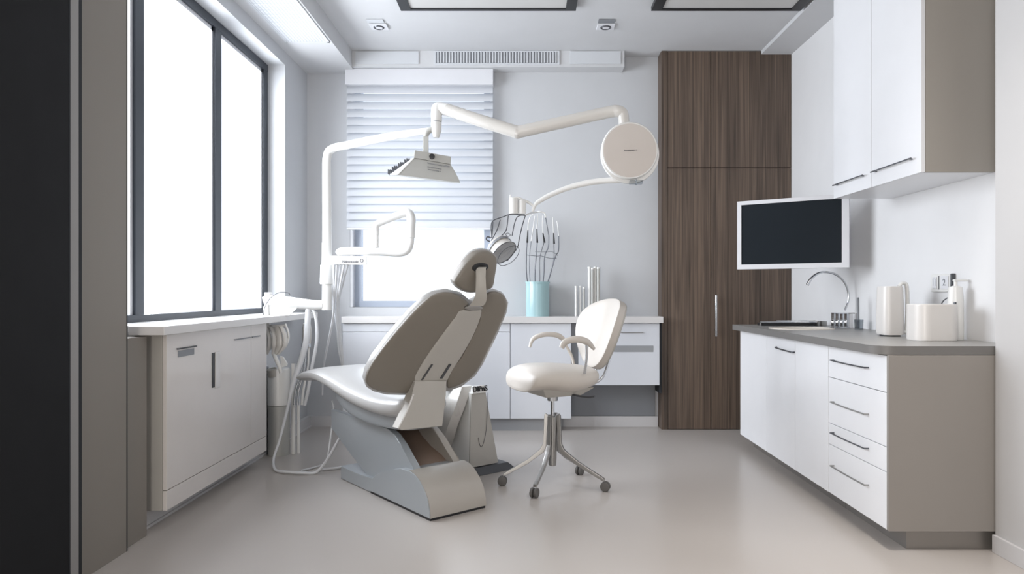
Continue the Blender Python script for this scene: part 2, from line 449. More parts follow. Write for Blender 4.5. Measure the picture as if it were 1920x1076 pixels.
# perforated grille in left soffit
t = thing('ceiling_grille', 'perforated grille panel in the ceiling above the left window', 'air grille', (-1.575, 4.3, 2.92))
part('grille_frame', B().box(-1.735, -1.72, 3.2, 5.02, 2.914, 2.919).box(-1.43, -1.415, 3.2, 5.02, 2.914, 2.919).box(-1.735, -1.415, 5.005, 5.02, 2.914, 2.919), M['grille'], t)
part('perforated_sheet', B().box(-1.72, -1.43, 3.2, 5.005, 2.916, 2.919), M['mesh_grille'], t)
# linear grille + flaps on back bulkhead
t = thing('air_vent', 'long white vent with upright louvres above the blind', 'air grille', (-.23, 5.597, 2.95))
part('backing', B().box(-.72, .255, 5.594, 5.5985, 2.955, 3.05), M['grille_dark'], t)
part('vent_frame', B().box(-.74, .275, 5.588, 5.5985, 3.046, 3.057).box(-.74, .275, 5.588, 5.5985, 2.944, 2.956).box(-.74, -.722, 5.588, 5.5985, 2.956, 3.046).box(.257, .275, 5.588, 5.5985, 2.956, 3.046), M['grille'], t)
for i in range(42):
    x = -.71 + i * .0232
    part('louvre', B().box(x, x + .011, 5.585, 5.594, 2.958, 3.045), M['grille'], t)
solo('access_panel', B().box(.36, .77, 5.590, 5.5985, 2.95, 3.052, .002), M['grille'], 'plain flat access panel right of the ceiling vent', 'panel')
solo('access_panel', B().box(-1.37, -.86, 5.590, 5.5985, 2.95, 3.052, .002), M['grille'], 'plain flat access panel left of the ceiling vent', 'panel')

# ================================================================== LEFT LOW CABINET
lc = thing('wall_cabinet', 'shallow glossy pale cabinet under the left window sill', 'cabinet', (-1.72, 3.84, .09))
XF = -1.66
part('carcass', B().box(-1.809, XF - .02, 3.21, 4.45, .093, .908, .002), M['taupe_light'], lc)
part('kick_rail', B().box(XF - .019, XF, 3.21, 4.45, .093, .185, .002), M['cabL'], lc)
d = d1 = part('door', B().box(XF - .019, XF, 3.21, 4.197, .188, .908, .002), M['cabL'], lc)
part('handle', B().box(XF, XF + .008, 3.30, 3.49, .832, .838), M['black'], d)
part('handle_recess', B().box(XF, XF + .003, 3.31, 3.47, .795, .825), M['midgrey'], d)
part('slot', B().box(XF, XF + .003, 3.67, 3.70, .60, .785), M['black'], d)
part('slot_cover', B().box(XF, XF + .006, 3.705, 3.76, .592, .787, .002), M['sill'], d)
d = part('door', B().box(XF - .019, XF, 4.20, 4.45, .188, .908, .002), M['cabL'], lc)
part('handle', B().box(XF, XF + .008, 4.205, 4.33, .832, .838), M['midgrey'], d)
part('handle', B().box(XF, XF + .008, 3.95, 4.18, .832, .838), M['midgrey'], d1)

# ================================================================== BACK COUNTER
solo('countertop', B().box(-1.46, 1.095, 5.5, 5.748, .865, .915, .003), M['sill'], 'long pale countertop under the back window', 'countertop')
bc = thing('base_cabinet', 'pale floor cabinet with flat doors behind the dental chair', 'cabinet', (-.55, 5.63, 0))
part('carcass', B().box(-1.455, .365, 5.545, 5.745, .1, .864), M['cabB'], bc)
part('plinth', B().box(-1.455, .29, 5.56, 5.745, .0, .1), M['plinth'], bc)
for x0, x1 in ((-1.455, -.795), (-.79, -.122), (-.117, .365)):
    if x0 < -.5:
        dr = part('drawer', B().box(x0, x1, 5.525, 5.544, .795, .862, .002), M['cabB'], bc)
        part('door', B().box(x0, x1, 5.525, 5.544, .102, .79, .002), M['cabB'], bc)
    else:
        part('door', B().box(x0, x1, 5.525, 5.544, .102, .862, .002), M['cabB'], bc)
du = thing('drawer_unit', 'wall-hung pale drawer unit beside the dark wood closet', 'drawer unit', (.75, 5.63, .365))
part('carcass', B().box(.425, 1.07, 5.55, 5.745, .37, .864), M['cabB'], du)
part('side_post', B().box(.366, .424, 5.56, 5.745, .37, .864), M['midgrey'], du)
part('end_panel', B().box(1.074, 1.094, 5.56, 5.745, .30, .864), M['darkgap'], du)
d = part('drawer', B().box(.425, 1.07, 5.53, 5.549, .368, .862, .002), M['cabB'], du)
part('handle', B().box(.76, .94, 5.52, 5.53, .787, .792), M['satin'], d)
part('grip_recess', B().box(.70, 1.02, 5.5275, 5.53, .634, .684), M['plinth'], d)

# ================================================================== WOOD CLOSET
cl = thing('wood_closet', 'tall dark brown wood-plank closet in the back corner', 'closet', (1.63, 5.68, 0))
part('carcass', B().box(1.10, 2.149, 5.625, 5.748, .0, ZC - .001), M['wood'], cl)
part('side_filler', B().box(1.10, 1.148, 5.6, 5.624, 0, ZC - .002), M['wood'], cl)
def cdoor(x0, x1, z0, z1): return part('door', B().box(x0, x1, 5.6, 5.624, z0, z1, .002), M['wood'], cl)
cdoor(1.151, 1.496, .004, 2.110); d = cdoor(1.500, 2.148, .004, 2.110)
part('handle', B().cyl((1.533, 5.57, .755), (1.533, 5.57, 1.085), .009).box(1.526, 1.540, 5.57, 5.6, .80, .812).box(1.526, 1.540, 5.57, 5.6, 1.03, 1.042), M['chrome'], d)
cdoor(1.151, 1.496, 2.116, ZC - .003); cdoor(1.500, 2.148, 2.116, ZC - .003)

# ================================================================== RIGHT BASE CABINETS
XD = 1.55
ZT, ZB = .838, .085
sb = thing('sink_cabinet', 'white floor cabinet with three doors below the sink', 'cabinet', (1.85, 4.27, 0))
part('carcass', B().box(XD + .02, 2.148, 3.549, 5.0, ZB, ZT - .002), M['side'], sb)
part('plinth', B().box(1.64, 2.148, 3.549, 4.98, 0, ZB), M['steel_plinth'], sb)
for i, (y0, y1) in enumerate(((4.460, 5.0), (3.984, 4.457), (3.549, 3.981))):
    d = part('door', B().box(XD, XD + .019, y0, y1, ZB, ZT - .004, .0015), M['cab'], sb)
    if i == 1:
        part('handle', B().tube([(XD, 4.27, .77), (XD - .018, 4.25, .768), (XD - .022, 4.12, .765), (XD - .018, 4.0, .762), (XD, 3.99, .762)], .0045, 8), M['wire'], d)
rd = thing('drawer_unit', 'white four-drawer floor unit at the near end of the grey worktop', 'drawer unit', (1.85, 3.26, 0))
part('carcass', B().box(XD + .02, 2.148, 2.975, 3.545, ZB, ZT - .002), M['side'], rd)
part('end_panel', B().box(XD, 2.148, 2.957, 2.974, ZB, ZT - .002, .001), M['side'], rd, 'grey end panel')
part('plinth', B().box(1.64, 2.148, 2.985, 3.545, 0, ZB), M['steel_plinth'], rd)
zs = [ZB, .333, .441, .674, ZT - .004]
for k in range(4):
    d = part('drawer', B().box(XD, XD + .019, 2.9755, 3.545, zs[k] + .0015, zs[k + 1] - .0015, .0015), M['cab'], rd)
    z = [.235, .40, .555, .765][k]
    part('handle', B().tube([(XD, 3.48, z), (XD - .02, 3.48, z), (XD - .021, 3.30, z - .001), (XD - .02, 3.13, z), (XD, 3.13, z)], .0036, 8, smooth=False), M['wire'] if k in (1, 3) else M['satin'], d)
# worktop with an oval cut-out for the basin
def worktop():
    bm = bmesh.new()
    out = [(2.148, 5.02), (1.50, 5.02)]
    r = .09; cx_, cy_ = 1.50 + r, 2.957 + r
    for k in range(9):
        a = PI + (PI / 2) * k / 8; out.append((cx_ + r * math.cos(a), cy_ + r * math.sin(a)))
    out.append((2.148, 2.957))
    hole = [(1.76 + .18 * math.cos(2 * PI * k / 40), 4.42 + .16 * math.sin(2 * PI * k / 40)) for k in range(40)]
    ed = []
    for L_ in (out, hole):
        vs = [bm.verts.new((x, y, ZT)) for x, y in L_]
        ed += [bm.edges.new((vs[i], vs[(i + 1) % len(vs)])) for i in range(len(vs))]
    g = bmesh.ops.triangle_fill(bm, edges=ed, use_beauty=True)
    fs = [f for f in g['geom'] if isinstance(f, bmesh.types.BMFace)]
    ex = bmesh.ops.extrude_face_region(bm, geom=fs)
    bmesh.ops.translate(bm, verts=[v for v in ex['geom'] if isinstance(v, bmesh.types.BMVert)], vec=(0, 0, .037))
    x = B(); x.bm.free(); x.bm = bm
    return x
WT = ZT + .037
wt = solo('worktop', worktop(), M['worktop'], 'grey worktop with rounded corner over the white drawers', 'worktop')
wt.data.materials.append(M['edge'])
for p_ in wt.data.polygons:
    if abs(p_.normal.z) < .5: p_.material_index = 1
# basin
def oval(b, prof, cx_, cy_, n=40):
    b.loft([[(cx_ + rx * math.cos(2 * PI * k / n), cy_ + ry * math.sin(2 * PI * k / n), z) for k in range(n)] for rx, ry, z in prof], caps=False)
b = B(); oval(b, [(.2, .185, WT), (.198, .182, WT + .006), (.178, .158, WT + .006), (.173, .153, WT - .004), (.15, .125, WT - .026), (.08, .06, WT - .033), (.005, .005, WT - .034)], 1.76, 4.42)
sk = solo('sink', b, M['basin'], 'oval cream wash basin set into the grey worktop', 'sink')
# low metal rail tray at far end
tr = thing('metal_rail', 'low chrome rail tray at the far end of the sink', 'rail', (1.80, 4.82, WT))
part('rail_bar', B().box(1.625, 2.02, 4.80, 4.815, WT + .022, WT + .031, .002).box(1.625, 1.632, 4.80, 4.815, WT, WT + .031).box(1.76, 2.02, 4.86, 4.87, WT + .03, WT + .036), M['chrome'], tr)
part('tray', B().box(1.64, 2.01, 4.806, 4.90, WT + .001, WT + .02), M['black'], tr)
part('end_block', B().box(2.02, 2.035, 4.79, 4.88, WT, WT + .036, .002).box(2.05, 2.085, 4.79, 4.85, WT, WT + .034, .003), M['satin'], tr)
# faucet
fY = 4.5
fa = thing('faucet', 'chrome gooseneck faucet with boxy base by the oval sink', 'faucet', tuple(W(1578, 606, fY).xy) + (WT,))
gz = [(1514, 534), (1519, 525), (1527, 517), (1537, 511.5), (1548, 510), (1563, 513), (1576, 521), (1586, 534), (1591, 552), (1590, 566), (1584, 582)]
part('spout', B().tube([W(x, y, fY) for i, (x, y) in enumerate(gz)], [.011, .008, .0065, .006, .0065], 12), M['chrome'], fa)
x0, x1 = W(1561, 0, fY).x, W(1589, 0, fY).x
b = B()
for k in range(4):
    xx = x0 + (x1 - x0 - .012) * k / 3; b.box(xx, xx + .012, fY - .02, fY + .02, WT, WT + .095, .002)
b.box(x0, x1, fY - .015, fY + .015, WT + .045, WT + .052).box(x0, x1, fY - .02, fY + .02, WT + .092, WT + .10, .002).box(x0 - .005, x1 + .005, fY - .03, fY + .03, WT, WT + .008, .002)
part('body', b, M['chrome'], fa)
part('valve_block', B().box(x1 + .002, 2.118, fY - .02, fY + .02, WT + .001, WT + .092, .004), M['bezel'], fa)
part('lever', B().box(x1 - .01, 2.135, fY - .012, fY + .012, WT + .093, WT + .1, .002), M['satin'], fa)
# glass tumbler with a brush
gx, gy = 2.078, 4.32
solo('water_glass', B().lathe([(0, 0), (.024, 0), (.027, .062), (.025, .062), (.0225, .004), (0, .004)], (gx, gy, WT), (0, 0, 1), 24), M['glass_thin'], 'small clear glass beside the faucet', 'glass')
solo('brush', B().cyl((gx - .003, gy, WT + .006), (gx - .006, gy, WT + .2), .0065, .008, 12, .003), M['midgrey'], 'upright grey stick standing in the small glass by the faucet', 'brush')

# canister / dispenser / bottle
ky, kx = 3.66, 1.94
kc = thing('tall_canister', 'tall white rounded jug left of the tissue box', 'jug', (kx, ky, WT))
def rrect(cx_, cy_, w, d, r, n=6):
    out = []
    for sx, sy, a0 in ((1, 1, 0), (-1, 1, PI / 2), (-1, -1, PI), (1, -1, 1.5 * PI)):
        for k in range(n + 1):
            a = a0 + PI / 2 * k / n; out.append((cx_ + sx * (w / 2 - r) + r * math.cos(a), cy_ + sy * (d / 2 - r) + r * math.sin(a)))
    return out
def rloft(b, cx_, cy_, st, n=6):
    b.loft([[(x, y, z) for x, y in rrect(cx_, cy_, w, d, r, n)] for (w, d, r, z) in st])
b = B(); rloft(b, kx - .015, ky, [(.100, .12, .03, WT + .008), (.112, .125, .035, WT + .02), (.112, .125, .035, WT + .12), (.104, .118, .034, WT + .255), (.098, .11, .03, WT + .262)]); part('body', b, M['canister'], kc)
part('foot', B().cyl((kx - .015, ky, WT), (kx - .015, ky, WT + .008), .05), M['black'], kc)
part('handle', B().tube([(kx + .02, ky - .02, WT + .262), (kx + .04, ky - .02, WT + .278), (kx + .062, ky - .02, WT + .262), (kx + .066, ky - .02, WT + .15), (kx + .06, ky - .02, WT + .03), (kx + .045, ky - .02, WT + .02)], .012, 12, flat=.8), M['plastic'], kc)
bx_, by_ = 1.945, 3.32
tb = thing('tissue_box', 'squat white rounded box in front of the pump bottle', 'box', (bx_, by_, WT))
b = B(); rloft(b, bx_, by_, [(.192, .15, .05, WT), (.2, .158, .055, WT + .006), (.2, .158, .055, WT + .168), (.194, .152, .05, WT + .174)], 8); part('body', b, M['canister'], tb)
part('lid_knob', B().cyl((bx_ + .085, by_ - .045, WT + .174), (bx_ + .085, by_ - .045, WT + .184), .006), M['wire'], tb)
px_, py_ = 2.085, 3.36
pb = thing('pump_bottle', 'slim white pump bottle against the right wall', 'bottle', (px_, py_, WT))
part('body', B().lathe([(0, 0), (.034, 0), (.036, .004), (.035, .18), (.03, .255), (.012, .262), (0, .262)], (px_, py_, WT), (0, 0, 1)), M['plastic'], pb)
part('pump', B().cyl((px_, py_, WT + .262), (px_, py_, WT + .285), .008).box(px_ - .01, px_ + .055, py_ - .011, py_ + .011, WT + .283, WT + .293, .004), M['plastic'], pb)
# wall socket
so = thing('wall_socket', 'white double wall socket above the tissue box', 'socket', (2.149, 3.565, 1.155))
part('plate', B().box(2.138, 2.149, 3.48, 3.655, 1.108, 1.2, .003), M['plastic'], so)
part('switch', B().box(2.134, 2.138, 3.60, 3.638, 1.125, 1.185, .002), M['bezel'], so)
part('outlet', B().box(2.134, 2.138, 3.50, 3.565, 1.122, 1.188, .002), M['bezel'], so)
part('socket_mark', B().text('2', .05, (2.1332, 3.533, 1.155), (0, -1, 0), (0, 0, 1)).tube([(2.1335, 3.628, 1.14), (2.1335, 3.628, 1.175), (2.1335, 3.61, 1.175), (2.1335, 3.61, 1.14)], .0012, 6, smooth=False).box(2.1335, 2.138, 3.580, 3.583, 1.12, 1.19), M['midgrey'], so)
plug = thing('power_cord', 'thin grey cord hanging from the wall socket', 'cord', (2.12, 3.46, 1.09))
part('plug', B().box(2.128, 2.149, 3.462, 3.474, 1.118, 1.2, .003), M['charcoal'], plug)
part('cable', B().tube([(2.135, 3.468, 1.12), (2.12, 3.45, 1.09), (2.06, 3.42, 1.06), (2.035, 3.41, 1.0), (2.03, 3.41, WT + .012)], .003, 8), M['wire'], plug)

# ================================================================== UPPER CABINET
uc = thing('wall_cabinet', 'tall white two-door wall cabinet above the grey worktop', 'cabinet', (1.98, 3.62, 1.655))
XU, Z0, Z1 = 1.81, 1.655, 3.028
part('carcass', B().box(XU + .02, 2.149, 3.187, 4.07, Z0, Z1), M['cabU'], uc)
part('end_panel', B().box(XU + .02, 2.149, 3.17, 3.186, Z0, Z1, .001), M['sideU'], uc, 'taupe end panel')
for y0, y1 in ((3.17, 3.628), (3.632, 4.07)):
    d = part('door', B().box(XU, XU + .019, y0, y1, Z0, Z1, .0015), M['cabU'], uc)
    part('handle', B().box(XU - .022, XU - .016, y0 + .05, y1 - .03, 1.725, 1.731).box(XU - .018, XU, y0 + .07, y0 + .078, 1.725, 1.731).box(XU - .018, XU, y1 - .06, y1 - .052, 1.725, 1.731), M['wire'], d)

# ================================================================== MONITOR
mo = thing('wall_monitor', 'flat screen monitor with silver bezel below the wall cabinet', 'monitor', (1.75, 4.52, 1.26))
A0, A1 = V((1.42, 4.65, 0)), V((1.994, 4.27, 0)); dx = (A1 - A0).normalized(); dn = V((dx.y, -dx.x, 0))
if dn.y > 0: dn = -dn
Lm = (A1 - A0).length
def mp(u, z, d=0): q = A0 + dx * u - dn * d; return V((q.x, q.y, z))
def mbox(u0, u1, z0, z1, d0, d1, bev=0):
    return B().hexa([mp(u0, z0, d0), mp(u1, z0, d0), mp(u1, z0, d1), mp(u0, z0, d1), mp(u0, z1, d0), mp(u1, z1, d0), mp(u1, z1, d1), mp(u0, z1, d1)], bev)
zb, zt = 1.26, 1.715
b = mbox(0, Lm, zb, zb + .032, 0, .03, .002); 
for a in ((0, Lm, zt - .026, zt), ): b.hexa([mp(a[0], a[2], 0), mp(a[1], a[2], 0), mp(a[1], a[2], .03), mp(a[0], a[2], .03), mp(a[0], a[3], 0), mp(a[1], a[3], 0), mp(a[1], a[3], .03), mp(a[0], a[3], .03)], .002)
for a in ((0, .028), (Lm - .042, Lm)): b.hexa([mp(a[0], zb + .03, 0), mp(a[1], zb + .03, 0), mp(a[1], zb + .03, .03), mp(a[0], zb + .03, .03), mp(a[0], zt - .024, 0), mp(a[1], zt - .024, 0), mp(a[1], zt - .024, .03), mp(a[0], zt - .024, .03)], .002)
part('bezel', b, M['bezel'], mo)
part('screen', mbox(.027, Lm - .041, zb + .031, zt - .025, .006, .02), M['screen'], mo)
part('rear_cover', mbox(.01, Lm - .01, zb + .01, zt - .01, .031, .05, .003), M['midgrey'], mo)
part('wall_bracket', B().tube([mp(Lm * .55, 1.49, .05), mp(Lm * .6, 1.49, .12), V((2.149, 4.72, 1.49))], .016, 10, smooth=False).box(2.135, 2.149, 4.66, 4.78, 1.43, 1.55, .003), M['satin'], mo)

# ================================================================== DENTAL CHAIR
O = V((-.33, 3.45, 0)); U_ = V((-.64, .77, 0)).normalized(); V_ = V((.77, .64, 0)).normalized(); Z_ = V((0, 0, 1))
def K(a, bb, z): return O + U_ * a + V_ * bb + Z_ * z
dc = thing('dental_chair', 'reclining dental chair with taupe back and cream seat in the room centre', 'dental chair', tuple(K(.5, 0, 0)))
def sideprism(prof, b0, b1, bev=.006):
    return B().prism([K(a, b0, z) for a, z in prof], V_ * (b1 - b0), bev)
part('base_plate', sideprism([(.5, .002), (.5, .10), (.62, .082), (.8, .075), (.99, .08), (1.0, .07), (1.0, .002)], -.165, .165), M['base_metal'], dc)
hood = [(0, .012), (.004, .05), (.022, .1), (.055, .142), (.1, .178), (.15, .2), (.2, .207), (.28, .203), (.363, .182), (.485, .145), (.58, .1), (.62, .06), (.63, .012)]
hd = part('base_hood', sideprism(hood, -.17, .17, .005), M['base_metal'], dc)
# rear taupe skin of the hood (same curve, slightly proud)
sk_ = hood[:7]; b = B()
rows = [[K(a - .0035, -.166, z + .0025), K(a - .0035, .166, z + .0025)] for a, z in sk_] 
b.loft([[r[0], r[1], r[1] + U_ * .003 - Z_ * .002, r[0] + U_ * .003 - Z_ * .002] for r in rows]); part('rear_cover', b, M['base_taupe'], hd)
part('foot_seal', sideprism([(.004, 0), (.004, .012), (.62, .012), (.62, 0)], -.165, .165, 0), M['black'], dc)
armp = [(.17, .19), (.3, .165), (.673, .062), (.9, .15), (1.19, .27), (1.19, .385), (.8, .378), (.47, .372), (.40, .352), (.334, .312), (.27, .262), (.215, .215)]
part('lift_arm', sideprism(armp, -.14, -.10, .006), M['base_metal'], dc)
part('lift_arm', sideprism(armp, .10, .14, .006), M['base_taupe'], dc)
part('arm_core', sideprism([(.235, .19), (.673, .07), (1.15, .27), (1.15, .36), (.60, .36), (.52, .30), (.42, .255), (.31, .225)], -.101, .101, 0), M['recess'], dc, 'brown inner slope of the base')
# seat shell
def xsec(a, zt_, zb_, w, bo=0.0, n=28, e=2.8):
    out = []
    for k in range(n):
        th = 2 * PI * k / n; c, s_ = math.cos(th), math.sin(th)
        out.append(K(a, bo + w * math.copysign(abs(c) ** (2 / e), c), (zt_ + zb_) / 2 + (zt_ - zb_) / 2 * math.copysign(abs(s_) ** (2 / e), s_)))
    return out
def interp(st, sub=5):
    P = cat_rom([V((s_[0], s_[1], s_[2])) for s_ in st], sub); Wd = cat_rom([V((s_[3], s_[4] if len(s_) > 4 else 0, 0)) for s_ in st], sub)
    return [(p.x, p.y, p.z, max(.004, q.x), q.y) if len(st[0]) > 4 else (p.x, p.y, p.z, max(.004, q.x)) for p, q in zip(P, Wd)]
st = [(.19, .47, .42, .08, -.06), (.24, .49, .398, .12, -.06), (.39, .48, .384, .165, -.035), (.6, .49, .374, .19, -.01), (.78, .505, .385, .2, 0), (.95, .535, .425, .195, 0), (1.06, .56, .48, .17, 0), (1.11, .56, .535, .08, 0)]
part('seat_shell', B().loft([xsec(*s_, e=4) for s_ in interp(st)]), M['base_metal'], dc)
st = [(.155, .545, .515, .04, -.09), (.165, .565, .492, .09, -.09), (.20, .575, .475, .14, -.088), (.28, .575, .458, .178, -.074), (.43, .572, .45, .225, -.036), (.65, .585, .462, .26, -.004), (.85, .612, .498, .268, 0), (1.04, .640, .540, .268, 0), (1.2, .648, .555, .266, 0), (1.34, .632, .545, .262, 0), (1.44, .606, .535, .254, 0), (1.49, .583, .533, .235, 0), (1.515, .562, .538, .17, 0), (1.52, .552, .542, .10, 0)]
part('seat_cushion', B().loft([xsec(*s_) for s_ in interp(st)]), M['leather'], dc, 'cream leather seat cushion')
# backrest plane
tb_ = math.radians(33)
nb = (-U_ * math.cos(tb_) - Z_ * math.sin(tb_))           # towards the camera side (rear of backrest), slightly down
wv_ = (-U_ * math.sin(tb_) + Z_ * math.cos(tb_))
P0 = K(.2, 0, .60)
lobeL = [(877, 569), (861, 555), (840, 548), (819, 551), (801, 561), (772, 588), (733, 633), (702, 674), (689, 698), (686, 712), (690, 722), (702, 729), (723, 735), (750, 736), (770, 735), (776, 728), (777, 706), (798, 667), (832, 620), (856, 590)]
lobeR = [(903, 566), (914, 550), (929, 547), (942, 552), (949, 565), (947, 581), (926, 630), (903, 677), (889, 699), (876, 711), (861, 720), (846, 726), (838, 725), (837, 713), (845, 690), (864, 667), (887, 622), (899, 590)]
plate = [(861, 580), (880, 581), (902, 581), (887, 625), (864, 666), (846, 694), (836, 714), (830, 717), (785, 717), (776, 712), (779, 700), (800, 665), (832, 620), (852, 592)]
def pl(lst, p0=P0, n=nb, sub=4): return cat_rom([RP(x, y, p0, n) for x, y in lst], sub, True)
bk = part('backrest_cushion', B().pillow([RP(x, y, P0 - nb * .035, nb) for x, y in
      [tuple(q) for q in [(815, 549), (840, 545), (866, 551), (884, 566), (903, 556), (915, 547), (929, 545), (943, 550), (951, 565), (948, 583), (927, 632), (904, 679), (889, 702), (862, 723), (838, 730), (800, 737), (750, 738), (722, 737), (699, 731), (686, 723), (682, 711), (685, 696), (698, 671), (729, 630), (768, 585), (797, 558)]]], nb, .03, .05, 6), M['leather'], dc, 'cream leather front of the backrest')
for lb in (lobeL, lobeR):
    part('back_shell', B().pillow(pl(lb), nb, .016, .016, 8, edge=.25), M['taupe_shell'], bk)
bp_ = part('back_plate', B().pillow(pl(plate, P0 + nb * .006, nb), nb, .012, .012, 14, edge=.5), M['taupe_light'], dc, 'pale taupe centre plate of the backrest')
PS = P0 + nb * .0185
for (xa, ya), (xb, yb), w_ in (((810, 683), (791, 712), 3), ((844, 682), (827, 709), 4.5)):
    part('slot', B().prism([RP(xa - w_ * .5, ya, PS, nb), RP(xa + w_ * .5, ya, PS, nb), RP(xb + w_ * .5, yb, PS, nb), RP(xb - w_ * .5, yb, PS, nb)], nb * .003), M['charcoal'], bp_)
# bracket below backrest
Pk = K(.135, 0, .5); nk = -U_
brk = [(776, 714), (838, 714), (836, 740), (830, 799), (754, 807), (746, 803), (763, 770), (774, 742)]
part('back_bracket', B().prism([RP(x, y, Pk, nk) for x, y in brk], U_ * .06, .006), M['taupe_light'], dc)
part('bracket_edge', B().tube([RP(x, y, Pk + nk * .001, nk) for x, y in ((775, 739), (763, 770), (746, 803))], .0045, 8), M['plastic'], dc)
# headrest
th_ = math.radians(22); nh = (-U_ * math.cos(th_) - Z_ * math.sin(th_)); PH = K(-.16, 0, 1.2)
head = [(850, 525), (856, 515), (863, 504), (873, 491), (886, 478), (896, 472), (911, 470), (921, 474), (928, 482), (928.5, 496), (926, 513), (922, 534), (912, 541), (889, 546), (873, 545), (860, 539), (852, 532)]
hr = part('headrest', B().pillow(pl(head, PH, nh), nh, .028, .05, 7, edge=.2), M['taupe_shell'], dc)
hc = [(848, 523), (855, 512), (862, 501), (872, 488), (885, 475), (896, 469), (911, 467.5), (922, 472), (930, 481), (930, 497), (927, 514), (923, 536), (912, 543), (889, 548), (872, 547), (858, 541), (850, 533)]
part('headrest_cushion', B().pillow(pl(hc, PH - nh * .03, nh), nh, .015, .05, 6, edge=.3), M['leather'], hr)
PHs = PH + nh * .026
part('socket', B().pillow([RP(900 + 15.5 * math.cos(2 * PI * k / 24), 501 + 8.5 * math.sin(2 * PI * k / 24) - 1.5 * math.cos(2 * PI * k / 24), PHs, nh) for k in range(24)], nh, .005, .01, 8), M['black'], hr)
# headrest post: flat curved bar
yq = RP(901, 503, PHs, nh).y - .012; b = B(); rg = []
for (x0, x1, y, dy) in ((891, 912, 500.5, 0), (892, 911, 503, -.006), (892.5, 910.5, 520, -.012), (892, 911.5, 540, -.008), (891, 913, 554, 0), (888, 912.5, 562, .012), (883, 910, 569, .022), (879, 905, 574, .03)):
    Y = yq + dy; rg.append([W(x0, y, Y), W((x0 + x1) / 2, y, Y - .006), W(x1, y, Y), W(x1, y, Y + .022), W(x0, y, Y + .022)])
part('headrest_post', B().loft(rg), M['taupe_light'], dc, ang=50)
part('post_socket', B().pillow([RP(888 + 17 * math.cos(2 * PI * k / 20), 577 + 4.5 * math.sin(2 * PI * k / 20), P0 + nb * .016, nb) for k in range(20)], nb, .006, .006), M['satin'], dc)

# ================================================================== CUSPIDOR PEDESTAL
pd = thing('cuspidor_unit', 'white tapered pedestal unit on a dark foot behind the chair base', 'dental unit', tuple(K(.78, .57, 0)))
part('foot', B().hexa([K(.52, .46, .0), K(.52, .79, 0), K(.95, .79, 0), K(.95, .46, 0), K(.545, .47, .045), K(.545, .74, .045), K(.95, .74, .045), K(.95, .47, .045)], .004), M['charcoal'], pd)
def ped(a0, a1, b0, b1, z): return [K(a0, b0, z), K(a0, b1, z), K(a1, b1, z), K(a1, b0, z)]
part('body', B().loft([ped(.562, 1.0, .455, .675, .046), ped(.575, .97, .475, .63, .3), ped(.59, .93, .492, .598, .50)], bev=.012, seg=3), M['plastic'], pd, ang=50)
part('front_panel', B().loft([[K(.556, .456, .05), K(.556, .672, .05), K(.566, .672, .05), K(.566, .456, .05)], [K(.584, .489, .49), K(.584, .595, .49), K(.594, .595, .49), K(.594, .489, .49)]]), M['taupe_light'], pd)
pts = []
for (x, y) in ((915, 736), (913.5, 775), (911, 810), (906, 832), (902, 837), (899, 832), (897, 820)): pts.append(RP(x, y, K(.5535, 0, .05), (K(.584, 0, .49) - K(.556, 0, .05)).cross(V_)))
part('panel_groove', B().tube(pts, .0016, 6), M['charcoal'], pd)
tp = RP(901.5, 727.5, K(.575, 0, .5), -U_)
part('control_strip', B().hexa([K(.574, .493, .49), K(.574, .597, .49), K(.60, .597, .49), K(.60, .493, .49), K(.584, .50, .535), K(.584, .593, .535), K(.60, .593, .535), K(.60, .50, .535)], .003), M['plastic'], pd)
part('lettering', B().text('DlPnS', .046, K(.574, .546, .516), V_, Z_ + U_ * .2, .004), M['black'], pd)
# curved side fairing and bowl
b = B(); rg = []
for (a, z, w_) in ((.66, .53, .03), (.665, .47, .05), (.68, .40, .07), (.72, .30, .075), (.78, .2, .07), (.86, .11, .05), (.93, .06, .03)):
    bo = .47 - .10 * math.sin(PI * min(1, max(0, (z - .04) / .5)))
    rg.append([K(a - w_, bo - .012, z), K(a - w_ * .2, bo - .035, z), K(a + w_, bo - .02, z), K(a + w_, bo + .09, z), K(a - w_, bo + .06, z)])
part('side_fairing', B().loft([[q for q in r] for r in rg]), M['plastic_arm'], pd, ang=50)
part('bowl', B().lathe([(0, 0), (.03, 0), (.09, .05), (.1, .07), (.094, .07), (.03, .015), (0, .012)], K(.83, .46, .50), (0, 0, 1), 28), M['plastic'], pd)

# ================================================================== STOOL
SO = V((.155, 3.95, 0)); f_ = V((-.9, -.44, 0)).normalized(); l_ = V((.44, -.9, 0)).normalized()
def S_(f, l, z): return SO + f_ * f + l_ * l + Z_ * z
stl = thing('swivel_chair', 'cream upholstered swivel chair with armrests and four casters', 'chair', tuple(SO))
# seat: lofted across front-back
def ssec(f, zt_, zb_, w, n=28, e=2.5):
    out = []
    for k in range(n):
        th = 2 * PI * k / n; c, s_ = math.cos(th), math.sin(th)
        out.append(S_(f, w * math.copysign(abs(c) ** (2 / e), c), (zt_ + zb_) / 2 + (zt_ - zb_) / 2 * math.copysign(abs(s_) ** (2 / e), s_)))
    return out
st = [(f * .94, a, b_, w * .94) for f, a, b_, w in [(-.25, .655, .63, .06), (-.24, .672, .60, .14), (-.2, .684, .568, .19), (-.1, .694, .545, .22), (0, .702, .545, .23), (.1, .704, .562, .23), (.17, .696, .565, .222), (.215, .676, .562, .2), (.235, .64, .56, .16), (.242, .615, .58, .08)]]
part('seat', B().loft([ssec(*s_) for s_ in interp(st, 4)]), M['cream'], stl)
part('seat_pan', B().hexa([S_(-.12, -.11, .525), S_(.1, -.11, .525), S_(.1, .11, .525), S_(-.12, .11, .525), S_(-.19, -.15, .572), S_(.14, -.15, .58), S_(.14, .15, .58), S_(-.19, .15, .572)], .006), M['taupe_light'], stl)
